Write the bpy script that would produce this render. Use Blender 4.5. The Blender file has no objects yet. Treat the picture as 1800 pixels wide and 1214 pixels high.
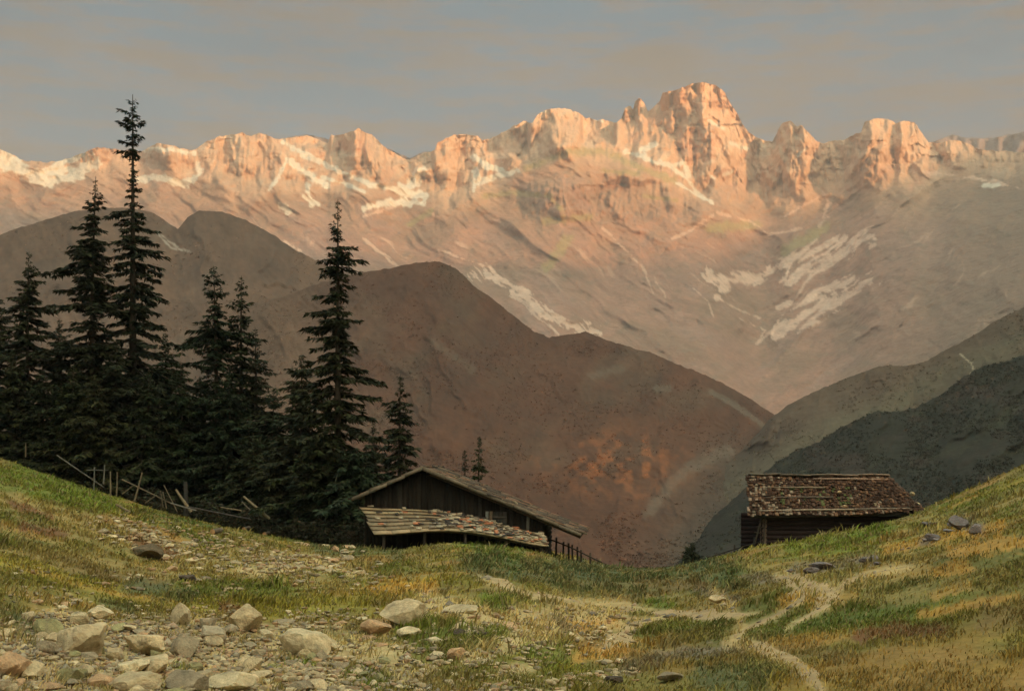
import bpy, math, random
import numpy as np
from mathutils import Vector, Matrix

random.seed(7)
rng = np.random.default_rng(7)
SC = bpy.context.scene
COL = SC.collection
F, CX, HZ = 2200.0, 900.0, 830.0        # focal length in photo pixels, optical centre, horizon row

# ------------------------------------------------------------------ helpers
def wpt(u, p, d):
    """point seen at photo column u, row p, at distance d"""
    return Vector(((u - CX) / F * d, d, (HZ - p) / F * d))

def _hash(x, y, s):
    with np.errstate(over='ignore'):
        h = (x.astype(np.int64) * 374761393 + y.astype(np.int64) * 668265263 + s * 144269504) & 0xffffffff
        h = ((h ^ (h >> 13)) * 1274126177) & 0xffffffff
        h = h ^ (h >> 16)
    return (h & 0xffffff) / float(0xffffff)

def vnoise(x, y, s=0):
    x = np.asarray(x, float); y = np.asarray(y, float)
    xi = np.floor(x); yi = np.floor(y)
    fx = x - xi; fy = y - yi
    fx = fx * fx * fx * (fx * (fx * 6 - 15) + 10); fy = fy * fy * fy * (fy * (fy * 6 - 15) + 10)
    a = _hash(xi, yi, s); b = _hash(xi + 1, yi, s); c = _hash(xi, yi + 1, s); d = _hash(xi + 1, yi + 1, s)
    return (a + (b - a) * fx) * (1 - fy) + (c + (d - c) * fx) * fy

def fbm(x, y, s=0, o=4, g=0.5):
    t = 0; a = 1; n = 0
    for k in range(o):
        t = t + a * (vnoise(x * 2 ** k + 17.3 * k, y * 2 ** k - 9.1 * k, s + k) - 0.5); n += a; a *= g
    return t / n * 2          # about -1..1

def ridged(x, y, s=0, o=4, g=0.5):
    t = 0; a = 1; n = 0
    for k in range(o):
        v = 1 - np.abs(2 * vnoise(x * 2 ** k + 5.7 * k, y * 2 ** k + 3.3 * k, s + k) - 1)
        t = t + a * v * v; n += a; a *= g
    return t / n

def facets(x, y, s=0, k=1.0, A=.7, G=1.0):
    """creased planes meeting in sharp edges: lower envelope of tilted cones"""
    xi = np.floor(x); yi = np.floor(y); out = np.full(np.shape(x), 9.0)
    for i in (-1, 0, 1):
        for j in (-1, 0, 1):
            cx = xi + i; cy = yi + j
            dx = x - cx - .15 - .7 * _hash(cx, cy, s); dy = y - cy - .15 - .7 * _hash(cx, cy, s + 1)
            out = np.minimum(out, A * _hash(cx, cy, s + 2) + G * ((_hash(cx, cy, s + 3) - .5) * dx + (_hash(cx, cy, s + 4) - .5) * dy) + k * np.maximum(np.abs(dx), np.abs(dy) * .8 + np.abs(dx) * .3))
    return out
def sstep(a, b, x):
    t = np.clip((x - a) / (b - a), 0, 1)
    return t * t * (3 - 2 * t)

def seg_dist(U, P, pts):
    d = np.full(U.shape, 1e9)
    for (x0, y0), (x1, y1) in zip(pts[:-1], pts[1:]):
        vx, vy = x1 - x0, y1 - y0
        L = vx * vx + vy * vy + 1e-9
        t = np.clip(((U - x0) * vx + (P - y0) * vy) / L, 0, 1)
        d = np.minimum(d, np.hypot(U - x0 - t * vx, P - y0 - t * vy))
    return d

def stroke(U, P, pts, w, soft=0.5, wob=None):
    """0..1 mask of a brushed band along pts, w half width"""
    m = np.zeros(U.shape)
    xs = [q[0] for q in pts]; ys = [q[1] for q in pts]
    pad = w * 2.2 + 10
    sel = (U > min(xs) - pad) & (U < max(xs) + pad) & (P > min(ys) - pad) & (P < max(ys) + pad)
    if not sel.any():
        return m
    d = seg_dist(U[sel], P[sel], pts)
    if wob is not None:
        d = d + wob[sel] * w
    m[sel] = 1 - sstep(w * (1 - soft), w * (1 + soft), d)
    return m

def mixc(c, col, m):
    return c + (np.array(col) - c) * m[..., None]

def link(o):
    COL.objects.link(o); return o

def mesh_np(name, V, faces, mat, col=None, parent=None, smooth=False):
    """faces: list of int arrays (n,k), one per polygon size"""
    me = bpy.data.meshes.new(name)
    V = np.asarray(V, np.float32).reshape(-1, 3)
    me.vertices.add(len(V)); me.vertices.foreach_set('co', V.ravel())
    li = []; ls = []; st = 0
    for f in faces:
        f = np.asarray(f, np.int32)
        if f.size == 0: continue
        n, k = f.shape
        li.append(f.ravel()); ls.append(np.arange(n) * k + st); st += n * k
    li = np.concatenate(li); ls = np.concatenate(ls)
    me.loops.add(len(li)); me.loops.foreach_set('vertex_index', li)
    me.polygons.add(len(ls)); me.polygons.foreach_set('loop_start', ls.astype(np.int32))
    me.update(calc_edges=True)
    if col is not None:
        a = me.color_attributes.new('Col', 'FLOAT_COLOR', 'POINT')
        c = np.ones((len(V), 4), np.float32); c[:, :3] = np.asarray(col, np.float32).reshape(-1, 3)
        a.data.foreach_set('color', c.ravel())
    me.validate(); me.materials.append(mat)
    if smooth: me.shade_smooth()
    o = bpy.data.objects.new(name, me)
    link(o)
    if parent: o.parent = parent
    return o

def grid_faces(nr, nc):
    i = np.arange(nr * nc).reshape(nr, nc)
    return np.stack([i[:-1, :-1], i[1:, :-1], i[1:, 1:], i[:-1, 1:]], -1).reshape(-1, 4)

def tag(o, label=None, cat=None, group=None, kind=None):
    if label: o['label'] = label
    if cat: o['category'] = cat
    if group: o['group'] = group
    if kind: o['kind'] = kind
    return o

def empty(name, loc, rz=0.0):
    o = bpy.data.objects.new(name, None); link(o)
    o.location = loc; o.rotation_euler = (0, 0, rz); o.empty_display_size = 0.3
    return o

class MB:
    """collects boxes and tubes with a colour each, builds ONE mesh"""
    def __init__(s): s.v = []; s.c = []; s.q = []; s.n = 0; s.t = []
    def box(s, c, ax, ay, az, col):
        c = np.array(c, float); ax, ay, az = (np.array(a, float) for a in (ax, ay, az))
        P = [c + i * ax + j * ay + k * az for k in (-1, 1) for j in (-1, 1) for i in (-1, 1)]
        s.v += P; s.c += [col] * 8; n = s.n
        s.q += [(n, n + 2, n + 3, n + 1), (n + 4, n + 5, n + 7, n + 6), (n, n + 1, n + 5, n + 4), (n + 2, n + 6, n + 7, n + 3), (n, n + 4, n + 6, n + 2), (n + 1, n + 3, n + 7, n + 5)]
        s.n += 8
    def tube(s, pts, rad, col, sides=8, endcol=None):
        pts = [np.array(p, float) for p in pts]; m = len(pts)
        if not hasattr(rad, '__len__'): rad = [rad] * m
        ref = None; n0 = s.n
        for i in range(m):
            d = pts[min(i + 1, m - 1)] - pts[max(i - 1, 0)]; d = d / (np.linalg.norm(d) + 1e-9)
            if ref is None: ref = np.array((1., 0, 0)) if abs(d[0]) < .8 else np.array((0, 1., 0))
            a = np.cross(d, ref); a /= np.linalg.norm(a); b = np.cross(d, a); ref = np.cross(a, d)
            for k in range(sides):
                w = 2 * math.pi * k / sides
                s.v.append(pts[i] + rad[i] * (math.cos(w) * a + math.sin(w) * b)); s.c.append(col)
        for i in range(m - 1):
            for k in range(sides):
                k2 = (k + 1) % sides
                s.q.append((n0 + i * sides + k, n0 + i * sides + k2, n0 + (i + 1) * sides + k2, n0 + (i + 1) * sides + k))
        s.n += m * sides
        for e, (i, r) in enumerate(((0, -1), (m - 1, 1))):
            s.v.append(pts[i]); s.c.append(endcol or col); ci = s.n; s.n += 1
            ring = n0 + i * sides
            if endcol:
                for k in range(sides): s.v.append(s.v[ring + k]); s.c.append(endcol)
                ring = s.n; s.n += sides
            for k in range(sides):
                k2 = (k + 1) % sides
                s.t.append((ci, ring + k2, ring + k) if e == 0 else (ci, ring + k, ring + k2))
    def poly_prism(s, pts, off, col):
        """quad or polygon extruded by vector off (convex)"""
        pts = [np.array(p, float) for p in pts]; off = np.array(off, float); m = len(pts); n = s.n
        s.v += pts + [p + off for p in pts]; s.c += [col] * (2 * m); s.n += 2 * m
        for k in range(m):
            k2 = (k + 1) % m
            s.q.append((n + k, n + k2, n + m + k2, n + m + k))
        for k in range(1, m - 1):
            s.t.append((n, n + k + 1, n + k)); s.t.append((n + m, n + m + k, n + m + k + 1))
    def build(s, name, mat, parent=None):
        return mesh_np(name, np.array(s.v), [np.array(s.q or np.zeros((0, 4))), np.array(s.t or np.zeros((0, 3)))], mat, np.array(s.c), parent)

# ------------------------------------------------------------------ materials
def attr_mat(name, rough=0.95, n1=0.0, s1=1.0, n2=0.0, s2=1.0, bump=0.0, bs=1.0, bd=0.1, stretch=(1, 1, 1), objrand=0.0, spec=0.15, tint=None):
    m = bpy.data.materials.new(name); m.use_nodes = True
    nt = m.node_tree; N = nt.nodes; L = nt.links
    b = N['Principled BSDF']; b.inputs['Roughness'].default_value = rough
    b.inputs['Specular IOR Level'].default_value = spec
    at = N.new('ShaderNodeAttribute'); at.attribute_name = 'Col'
    cur = at.outputs['Color']
    tc = N.new('ShaderNodeTexCoord'); mp = N.new('ShaderNodeMapping'); mp.inputs['Scale'].default_value = stretch
    L.new(tc.outputs['Object'], mp.inputs['Vector'])
    def vary(cur, sc, amt, det):
        no = N.new('ShaderNodeTexNoise'); no.inputs['Scale'].default_value = sc; no.inputs['Detail'].default_value = det
        no.inputs['Roughness'].default_value = .6
        L.new(mp.outputs[0], no.inputs['Vector'])
        mr = N.new('ShaderNodeMapRange'); mr.inputs[1].default_value = .25; mr.inputs[2].default_value = .75
        mr.inputs[3].default_value = 1 - amt; mr.inputs[4].default_value = 1 + amt; mr.clamp = False
        L.new(no.outputs['Fac'], mr.inputs[0])
        mx = N.new('ShaderNodeVectorMath'); mx.operation = 'SCALE'
        L.new(cur, mx.inputs[0]); L.new(mr.outputs[0], mx.inputs['Scale'])
        return mx.outputs[0]
    if n1: cur = vary(cur, s1, n1, 6)
    if n2: cur = vary(cur, s2, n2, 3)
    if objrand:
        oi = N.new('ShaderNodeObjectInfo'); mr = N.new('ShaderNodeMapRange')
        mr.inputs[3].default_value = 1 - objrand; mr.inputs[4].default_value = 1 + objrand
        L.new(oi.outputs['Random'], mr.inputs[0])
        mx = N.new('ShaderNodeVectorMath'); mx.operation = 'SCALE'
        L.new(cur, mx.inputs[0]); L.new(mr.outputs[0], mx.inputs['Scale']); cur = mx.outputs[0]
    L.new(cur, b.inputs['Base Color'])
    if bump:
        no = N.new('ShaderNodeTexNoise'); no.inputs['Scale'].default_value = bs; no.inputs['Detail'].default_value = 7
        no.inputs['Roughness'].default_value = .62
        L.new(mp.outputs[0], no.inputs['Vector'])
        bu = N.new('ShaderNodeBump'); bu.inputs['Strength'].default_value = bump; bu.inputs['Distance'].default_value = bd
        L.new(no.outputs['Fac'], bu.inputs['Height']); L.new(bu.outputs[0], b.inputs['Normal'])
    return m

M_ROCKFACE = attr_mat('mountain_rock', n1=.16, s1=.012, n2=.12, s2=.06, bump=.7, bs=.02, bd=22)
M_HILL = attr_mat('hill_turf', n1=.22, s1=.012, n2=.15, s2=.08, bump=.3, bs=.03, bd=9)
M_MEADOW = attr_mat('meadow_turf', n1=.22, s1=1.1, n2=.25, s2=7, bump=.6, bs=5, bd=.06)
M_PATH = attr_mat('trodden_dirt', n1=.16, s1=1.5, n2=.16, s2=9, bump=.5, bs=9, bd=.03)
M_GRASS = attr_mat('grass_blades', rough=.8, n1=.2, s1=.5)
M_STONE = attr_mat('limestone', n1=.25, s1=2.2, n2=.16, s2=9, bump=.6, bs=5, bd=.06, objrand=.22)
M_WOOD = attr_mat('weathered_wood', rough=.85, n1=.28, s1=2.2, n2=.22, s2=9, bump=.4, bs=9, bd=.02)
M_SHINGLE = attr_mat('wood_shingle', rough=.85, n1=.25, s1=3, n2=.2, s2=14, bump=.5, bs=12, bd=.02)
M_BARK = attr_mat('bark', n1=.3, s1=3, bump=.6, bs=8, bd=.03, stretch=(1, 1, .35))
M_NEEDLE = attr_mat('needles', rough=.7, n1=.3, s1=.6, spec=.2)

# ------------------------------------------------------------------ ridge-by-ridge terrain
def interp_table(U, S, us, ss, tab):
    tab = np.asarray(tab, float)
    cols = np.stack([np.interp(U, us, tab[:, k]) for k in range(len(ss))], -1)   # per column
    out = np.empty(S.shape)
    for c in range(U.shape[0]):
        out[:, c] = np.interp(S[:, c], ss, cols[c])
    return out

def smooth1(a, k):
    if k < 2: return a
    w = np.hanning(k + 2)[1:-1]; w /= w.sum()
    return np.convolve(np.pad(a, k, mode='edge'), w, 'same')[k:-k]

SURF = []
def terrain(name, us, ridge, foot, Dfun, nrows, mat, colfun, dispfun, label, jit=1.5, jscale=9, pw=1.0, back=((60, 10), (200, 60), (600, 330)), seed=0, kind='structure', smooth=True, drop=(-300, 250)):
    ru = [q[0] for q in ridge]; rp = [q[1] for q in ridge]
    R = np.interp(us, ru, rp) + fbm(us / jscale, us * 0 + seed, seed, 4) * jit
    Ft = np.interp(us, [q[0] for q in foot], [q[1] for q in foot])
    s = np.linspace(0, 1, nrows) ** pw
    S = np.repeat(s[:, None], len(us), 1)
    U = np.repeat(us[None, :], nrows, 0)
    Rs = smooth1(R, max(int(90 / (us[1] - us[0])), 3)); P = Rs[None, :] + S * (Ft - Rs)[None, :] + (R - Rs)[None, :] * np.exp(-S / .13) * (1 - S); Sx = np.clip((P - Rs[None, :]) / (Ft - Rs)[None, :], -.06, 1)
    D = Dfun(us, U, P, Sx)
    dd = dispfun(U, P, S)
    D = D + dd
    X = (U - CX) / F * D; Y = D; Z = (HZ - P) / F * D
    C = colfun(U, P, S)
    # the far side of the ridge, falling away
    bx = []; bc = []
    for (dy, dz) in back:
        n = fbm(us / 14, us * 0 + dy * .1, seed + 3, 3) * dz * .25
        d2 = D[0] + dy; zz = Z[0] - dz + n
        bx.append(np.stack([(us - CX) / F * d2, d2, zz], -1)); bc.append(C[0])
    # the foot, running down under the valley floor
    d3 = D[-1] - drop[1]
    ft = np.stack([(us - CX) / F * d3, d3, np.minimum(Z[-1] - 1, drop[0])], -1)
    V = np.concatenate([np.array(bx)[::-1], np.stack([X, Y, Z], -1), ft[None]], 0)
    Cc = np.concatenate([np.array(bc)[::-1], C, C[-1:]], 0)
    nr = V.shape[0]
    o = mesh_np(name, V.reshape(-1, 3), [grid_faces(nr, len(us))], mat, Cc.reshape(-1, 3), smooth=smooth)
    tag(o, label, None, None, kind)
    SURF.append((np.stack([X, Y, Z], -1), U, P, C))
    return o

# ---- far massif in alpenglow
RIDGE = [(-700,310),(-300,285),(-100,262),(0,262),(20,272),(45,283),(80,286),(110,281),(150,268),(170,258),(200,262),(225,265),(250,265),(275,252),(300,255),(330,264),(345,262),(360,250),(385,240),(410,236),(425,233),(440,240),(455,235),(470,238),(490,246),(510,242),(540,238),(560,246),(577,252),(581,238),(600,236),(615,232),(630,226),(640,232),(655,238),(668,250),(680,262),(700,272),(715,280),(730,277),(745,270),(764,264),(769,250),(790,240),(805,236),(820,235),(840,240),(848,248),(870,239),(890,230),(905,220),(920,213),(936,216),(943,205),(950,197),(965,192),(985,190),(1010,195),(1030,207),(1050,212),(1060,210),(1085,216),(1093,207),(1098,191),(1107,184),(1113,194),(1116,178),(1125,172),(1133,182),(1139,197),(1150,187),(1160,178),(1165,162),(1180,160),(1190,158),(1205,152),(1215,148),(1235,144),(1258,150),(1268,155),(1275,165),(1282,178),(1295,198),(1305,218),(1315,232),(1330,241),(1345,249),(1358,249),(1368,228),(1377,215),(1390,212),(1400,222),(1410,220),(1418,230),(1432,245),(1445,252),(1465,246),(1480,247),(1500,238),(1514,232),(1519,215),(1540,208),(1560,210),(1575,217),(1590,213),(1607,215),(1618,230),(1632,250),(1650,252),(1670,247),(1690,247),(1705,254),(1720,262),(1760,266),(1800,268),(1900,262),(2100,260),(2600,300)]
us = np.arange(-640, 2560, 2.0)
TU = [-640, 0, 300, 600, 900, 1100, 1250, 1340, 1450, 1600, 1750, 1900, 2560]
TS = [0, .06, .12, .22, .4, .6, .8, 1]
TAB = [  # distance down each column, ridge to foot
 [4900,4840,4760,4550,4100,3500,2900,2300],
 [4950,4900,4800,4600,4150,3500,2850,2300],
 [4900,4850,4760,4500,4050,3450,2800,2250],
 [4900,4840,4760,4550,4000,3350,2700,2200],
 [5000,4950,4880,4650,4100,3350,2700,2200],
 [5050,5000,4940,4700,4300,3550,2800,2200],
 [5100,5070,5020,4900,4500,3800,2900,2200],
 [5050,5010,4970,4900,4600,4000,3000,2250],
 [5000,4960,4920,4800,4350,3700,2900,2200],
 [4900,4860,4800,4500,3800,3150,2600,2100],
 [4700,4600,4400,3900,3200,2700,2300,1950],
 [4500,4300,4000,3500,2900,2450,2150,1850],
 [4200,4000,3700,3200,2700,2300,2000,1700]]
cliff_base = np.array([(-640,300),(0,282),(170,282),(300,288),(420,325),(560,305),(640,322),(700,310),(740,330),(790,355),(850,315),(930,275),(1000,262),(1050,262),(1110,275),(1170,300),(1210,325),(1240,340),(1330,340),(1400,335),(1500,320),(1600,315),(1700,285),(1800,280),(2560,330)])
# rows that stand in deep recesses: (u0,u1,p0,p1,depth)
REC = [(508,577,225,262,240),(855,930,205,275,260),(1022,1082,200,252,260),(676,762,255,292,160),(1338,1366,235,262,120)]
def far_disp(U, P, S):
    cb = np.interp(U, cliff_base[:, 0], cliff_base[:, 1])
    cl = 1 - sstep(-25, 30, P - cb + fbm(U / 30, P / 30, 5, 3) * 22)        # 1 in the cliffs
    w = fbm(U / 40, P / 60, 11, 3) * 12
    # buttresses: stepped columns of random width and depth
    def steps(sc, sd, amp):
        x = (U + w) / sc; i = np.floor(x); f = x - i
        a = _hash(i, i * 0, sd); b = _hash(i + 1, i * 0, sd)
        return (a + (b - a) * sstep(.82, 1, f) - .5) * amp
    w2 = fbm(U / 22, P / 22, 13, 3)
    cl = np.maximum(cl, .6 * sstep(308, 330, P + w2 * 10) * (1 - sstep(372, 396, P + w2 * 14)) * sstep(890, 940, U) * (1 - sstep(1190, 1240, U)))
    vw = fbm(U / 60, P / 120, 14, 3) * .35
    d = cl * (facets(U / 92 + vw, P / 170 + w2 * .1, 3, 1.1, .9) * 360 + facets(U / 38 + vw + w2 * .12, P / 86 + w2 * .1, 13, 1.1, .9) * 120 + facets(U / 15 + w2 * .22, P / 26 + w2 * .1, 23) * 50 + facets(U / 6 + w2 * .5, P / 12, 33) * 20
              + steps(24, 3, 22) + (ridged(U / 8 + w * .08, P / 55, 21, 3) - .5) * -26 + (facets(U / 60 + w2 * .4, P / 13 + w2 * .5, 43, .5) - .4) * 34 - 290)
    # spurs and gullies of the lower slopes, running down to the valley at u = 1340
    wr_ = sstep(-110, 110, U - 1330 + fbm(U / 90, P / 60, 39, 3) * 60)
    wx = fbm(U / 90, P / 70, 40, 3) * 34
    def sl(k, sd):
        a = U + k * P + wx; b = P - k * U * .45
        return (ridged(a / 110, b / 200, sd, 4, .45) - .5) * -85 + facets(a / 42, b / 80, sd + 4) * 26 + fbm(a / 16, b / 40, sd + 6, 4) * 13
    lo = 1 - cl
    d += lo * (sl(-1.3, 42) * (1 - wr_) + sl(1.25, 52) * wr_ + fbm(U / 26, P / 16, 48, 4) * 15)
    for (u0, u1, p0, p1, dep) in REC:
        m = sstep(u0 - 3, u0 + 4, U) * (1 - sstep(u1 - 4, u1 + 3, U)) * sstep(p0 - 8, p0, P) * (1 - sstep(p1 - 14, p1 + 6, P + fbm(U / 12, P / 12, 8) * 9))
        d += m * dep
    # the tower and its apron standing forward at u = 930..1240
    for (uc, pc, ru_, rp_, dep) in [(1040, 300, 150, 75, -260), (790, 330, 60, 70, -120), (640, 300, 70, 50, -140), (430, 300, 110, 60, -160), (1560, 270, 70, 70, -120), (1390, 280, 40, 60, -60)]:
        q = ((U - uc) / ru_) ** 2 + ((P - pc) / rp_) ** 2
        d += dep * np.exp(-q)
    return d
def far_D(us, U, P, S):
    T = interp_table(us, S, TU, TS, TAB)
    for r in range(T.shape[0]): T[r] = smooth1(smooth1(smooth1(T[r], 91), 91), 61)
    return T
SNOW = [([(0,272),(40,300),(85,318),(130,308),(165,285)],13),([(0,290),(60,303),(110,300)],11),([(95,290),(150,272)],6),([(258,263),(300,262),(342,270)],5),([(245,315),(288,312),(325,325),(352,305),(345,288)],7),
 ([(500,250),(540,275),(600,302),(650,325),(700,332)],5.5),([(505,280),(490,310),(472,335)],3.5),([(512,285),(545,310),(572,325)],8),([(540,325),(548,362)],5),([(566,312),(602,322),(640,338)],4),([(492,362),(510,370)],9),([(535,345),(560,360)],4),
 ([(738,300),(726,325),(700,337),(745,343)],10),([(640,367),(690,355),(742,358)],7),([(832,275),(852,290),(887,302)],6),([(832,300),(845,320),(872,311),(908,300)],7),([(832,335),(834,300)],4),
 ([(1100,268),(1130,276),(1152,286),(1182,292),(1200,286)],6),([(1128,262),(1152,254)],5),([(1180,295),(1206,312),(1222,336),(1252,358)],3.4),([(1205,288),(1212,312)],5),([(1190,322),(1230,345)],3),([(1245,212),(1272,226)],3.5),([(1284,251),(1312,262)],3.5),([(1403,273),(1416,262)],4),([(1270,308),(1288,302)],3.5),([(1250,310),(1256,314)],3),([(1730,327),(1755,325)],5),([(930,204),(960,196)],2.5),([(1040,208),(1060,214)],2)]
SCREE = [([(1245,485),(1290,492),(1340,486),(1382,460),(1420,446),(1482,420)],10),([(1278,498),(1262,518)],9),([(1380,492),(1430,470),(1480,440),(1530,415)],12),([(1372,582),(1420,552),(1470,526),(1532,496)],13),([(1370,542),(1450,520)],6),([(1330,604),(1382,562)],4),([(1420,520),(1480,500),(1500,490)],7),
 ([(836,478),(880,492),(925,512)],11),([(940,545),(990,566),(1045,588)],12),([(900,520),(960,550)],9),([(500,425),(525,440)],7),([(1220,508),(1245,530),(1254,556)],1.8),([(1300,560),(1345,580),(1332,602)],1.8),([(1256,520),(1300,545),(1340,560)],1.6),([(1446,340),(1458,356),(1440,398)],3),([(1380,380),(1440,346)],2.4),([(1252,378),(1215,405),(1180,420)],3),([(1262,374),(1322,390),(1352,412)],2.4),([(1350,412),(1420,400),(1455,380)],2),([(440,380),(482,430),(512,472)],2.2),([(1060,400),(1130,470),(1150,520)],2.2),([(1150,490),(1170,520)],4),([(770,440),(860,470)],3),([(640,420),(700,470)],3),([(1600,300),(1700,310),(1790,330)],4),([(700,360),(640,380)],3)]
OLIVE = [([(925,296),(1000,268),(1060,266),(1112,288),(1185,318)],6),([(850,345),(905,338),(965,345),(990,370)],4),([(1060,300),(1120,305)],4),([(1130,345),(1190,352)],3),([(760,370),(720,395)],4),([(960,390),(1040,380)],6),([(1450,400),(1380,440)],8),([(1000,420),(960,470)],8),([(1250,400),(1330,395)],8)]
RED = [([(905,322),(940,308),(985,300)],9),([(1050,420),(1120,400)],14),([(1600,330),(1640,300)],6),([(600,250),(640,260)],12)]
def far_col(U, P, S):
    wob = fbm(U / 9, P / 9, 61, 4) * 1.1
    wr_ = sstep(-110, 110, U - 1330 + fbm(U / 90, P / 60, 39, 3) * 60); wx = fbm(U / 90, P / 70, 40, 3) * 34
    def dirn(sc, st, sd): return fbm((U - 1.3 * P + wx) / sc, (P + U * .55) / st, sd, 4) * (1 - wr_) + fbm((U + 1.25 * P + wx) / sc, (P - U * .55) / st, sd + 31, 4) * wr_
    streak = dirn(9, 75, 62)
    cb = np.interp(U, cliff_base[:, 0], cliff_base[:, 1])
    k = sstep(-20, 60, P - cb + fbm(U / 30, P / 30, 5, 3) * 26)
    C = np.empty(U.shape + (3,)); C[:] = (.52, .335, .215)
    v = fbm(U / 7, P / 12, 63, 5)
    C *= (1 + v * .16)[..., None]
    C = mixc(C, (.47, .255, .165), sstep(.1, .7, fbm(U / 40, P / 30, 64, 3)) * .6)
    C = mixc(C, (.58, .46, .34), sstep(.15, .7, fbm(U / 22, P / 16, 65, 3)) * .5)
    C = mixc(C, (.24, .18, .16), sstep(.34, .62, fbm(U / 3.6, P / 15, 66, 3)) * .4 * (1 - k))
    low = np.empty_like(C); low[:] = (.335, .185, .130); low = mixc(low, (.38, .225, .145), 1 - sstep(330, 450, P + fbm(U / 40, P / 30, 60, 3) * 40))  # pinker just below the cliffs, painting the evening glow further down
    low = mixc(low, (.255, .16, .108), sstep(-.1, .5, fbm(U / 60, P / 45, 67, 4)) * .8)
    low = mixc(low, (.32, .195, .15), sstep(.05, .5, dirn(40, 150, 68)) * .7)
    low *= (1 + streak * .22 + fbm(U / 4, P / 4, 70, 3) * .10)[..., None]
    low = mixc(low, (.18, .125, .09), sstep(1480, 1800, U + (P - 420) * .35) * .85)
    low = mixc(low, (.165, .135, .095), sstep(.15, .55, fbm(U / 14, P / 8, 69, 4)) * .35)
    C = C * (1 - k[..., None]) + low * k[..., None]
    def rline(sc, st, sd): return ridged((U - 1.3 * P + wx) / sc, (P + U * .55) / st, sd, 3) * (1 - wr_) + ridged((U + 1.25 * P + wx) / sc, (P - U * .55) / st, sd + 31, 3) * wr_
    band = k * (.35 + .65 * np.exp(-((U - 1400) / 200) ** 2 - ((P - 490) / 95) ** 2) + .35 * np.exp(-((U - 800) / 260) ** 2 - ((P - 430) / 70) ** 2))
    C = mixc(C, (.58, .39, .29), sstep(.80, .93, rline(26, 170, 75) + fbm(U / 30, P / 30, 79, 3) * .16) * band * .8)
    C = mixc(C, (.14, .095, .075), sstep(.80, .95, rline(34, 130, 85) + fbm(U / 24, P / 24, 89, 3) * .14) * k * .45)
    for pts, w in OLIVE: C = mixc(C, (.33, .26, .12), stroke(U, P, pts, w, .6, wob) * .75)
    for pts, w in RED: C = mixc(C, (.50, .25, .15), stroke(U, P, pts, w, .9, wob) * .5)
    for pts, w in SCREE: C = mixc(C, (.66, .46, .35), stroke(U, P, pts, w * (.9 if w > 5 else .75), .16, wob * (.8 if w > 5 else 1.2) + streak * 1.9 + .15) * (.85 if w > 5 else .6))
    for pts, w in SNOW: C = mixc(C, (.60, .54, .45), stroke(U, P, pts, w * .8, .25, wob * 1.1 + streak * .3))
    return C
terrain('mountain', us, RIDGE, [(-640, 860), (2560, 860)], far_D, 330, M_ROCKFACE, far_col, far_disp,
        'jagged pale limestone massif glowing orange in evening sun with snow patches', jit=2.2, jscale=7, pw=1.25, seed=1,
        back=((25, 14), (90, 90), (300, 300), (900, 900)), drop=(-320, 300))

# ---- darker summits showing behind the gaps of the massif
us2 = np.arange(380, 2560, 5.0)
def rear_D(us, U, P, S): return 6200 - S * 700
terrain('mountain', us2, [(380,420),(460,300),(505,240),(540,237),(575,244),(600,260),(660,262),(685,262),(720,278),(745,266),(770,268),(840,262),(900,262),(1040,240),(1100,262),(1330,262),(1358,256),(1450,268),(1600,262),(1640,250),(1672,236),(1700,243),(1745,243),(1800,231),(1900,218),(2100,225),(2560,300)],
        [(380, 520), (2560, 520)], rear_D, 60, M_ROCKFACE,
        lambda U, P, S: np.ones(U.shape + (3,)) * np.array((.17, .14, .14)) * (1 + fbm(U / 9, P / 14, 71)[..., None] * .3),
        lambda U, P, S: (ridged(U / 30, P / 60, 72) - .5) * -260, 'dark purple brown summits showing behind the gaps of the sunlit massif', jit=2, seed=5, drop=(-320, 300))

# ---- hills of the middle distance
def hill_disp(sd, amp, sc, slant):
    def f(U, P, S):
        a = U + slant * P
        e = sstep(-.02, .06, S) * .8 + .2
        return e * ((ridged(a / sc + fbm(U / 80, P / 80, sd) * .5, P / (sc * 2.2), sd + 1, 5) - .5) * -amp + fbm(a / (sc * .16), P / (sc * .3), sd + 2, 4) * amp * .13)
    return f
def lerpD(d0, d1, e=1.0):
    return lambda us, U, P, S: d0 + (d1 - d0) * S

# left, farther, grey brown
def colA(U, P, S):
    C = np.empty(U.shape + (3,)); C[:] = (.118, .067, .040)
    C = mixc(C, (.088, .052, .034), sstep(-.2, .6, fbm(U / 120, P / 60, 81, 4)) * .7)
    C = mixc(C, (.12, .084, .057), sstep(.1, .6, fbm((U + P) / 30, P / 60, 82, 4)) * .5)
    C *= (1 + fbm(U / 6, P / 6, 83, 3) * .3 + fbm((U + .5 * P) / 30, P / 80, 86, 4) * .25)[..., None]
    wob = fbm(U / 7, P / 7, 84, 3)
    for pts, w in [([(285,415),(320,440)],1.6),([(275,408),(300,435),(335,442)],1.4),([(600,540),(635,560)],1.6)]:
        C = mixc(C, (.36, .31, .26), stroke(U, P, pts, w, .4, wob) * .7)
    return C
terrain('hill', np.arange(-640, 900, 2.5), [(-640,520),(-300,480),(0,412),(60,392),(130,372),(180,366),(230,366),(270,374),(300,396),(313,402),(330,382),(350,369),(390,372),(430,386),(480,413),(520,440),(560,460),(600,476),(640,492),(700,530),(800,640),(900,760)],
        [(-640, 1000), (900, 1000)], lerpD(2000, 900), 170, M_HILL, colA, hill_disp(85, 66, 210, -.6), 'grey brown rounded hill with bare crest behind the tall spruces', jit=2, seed=8, pw=1.1)

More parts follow.
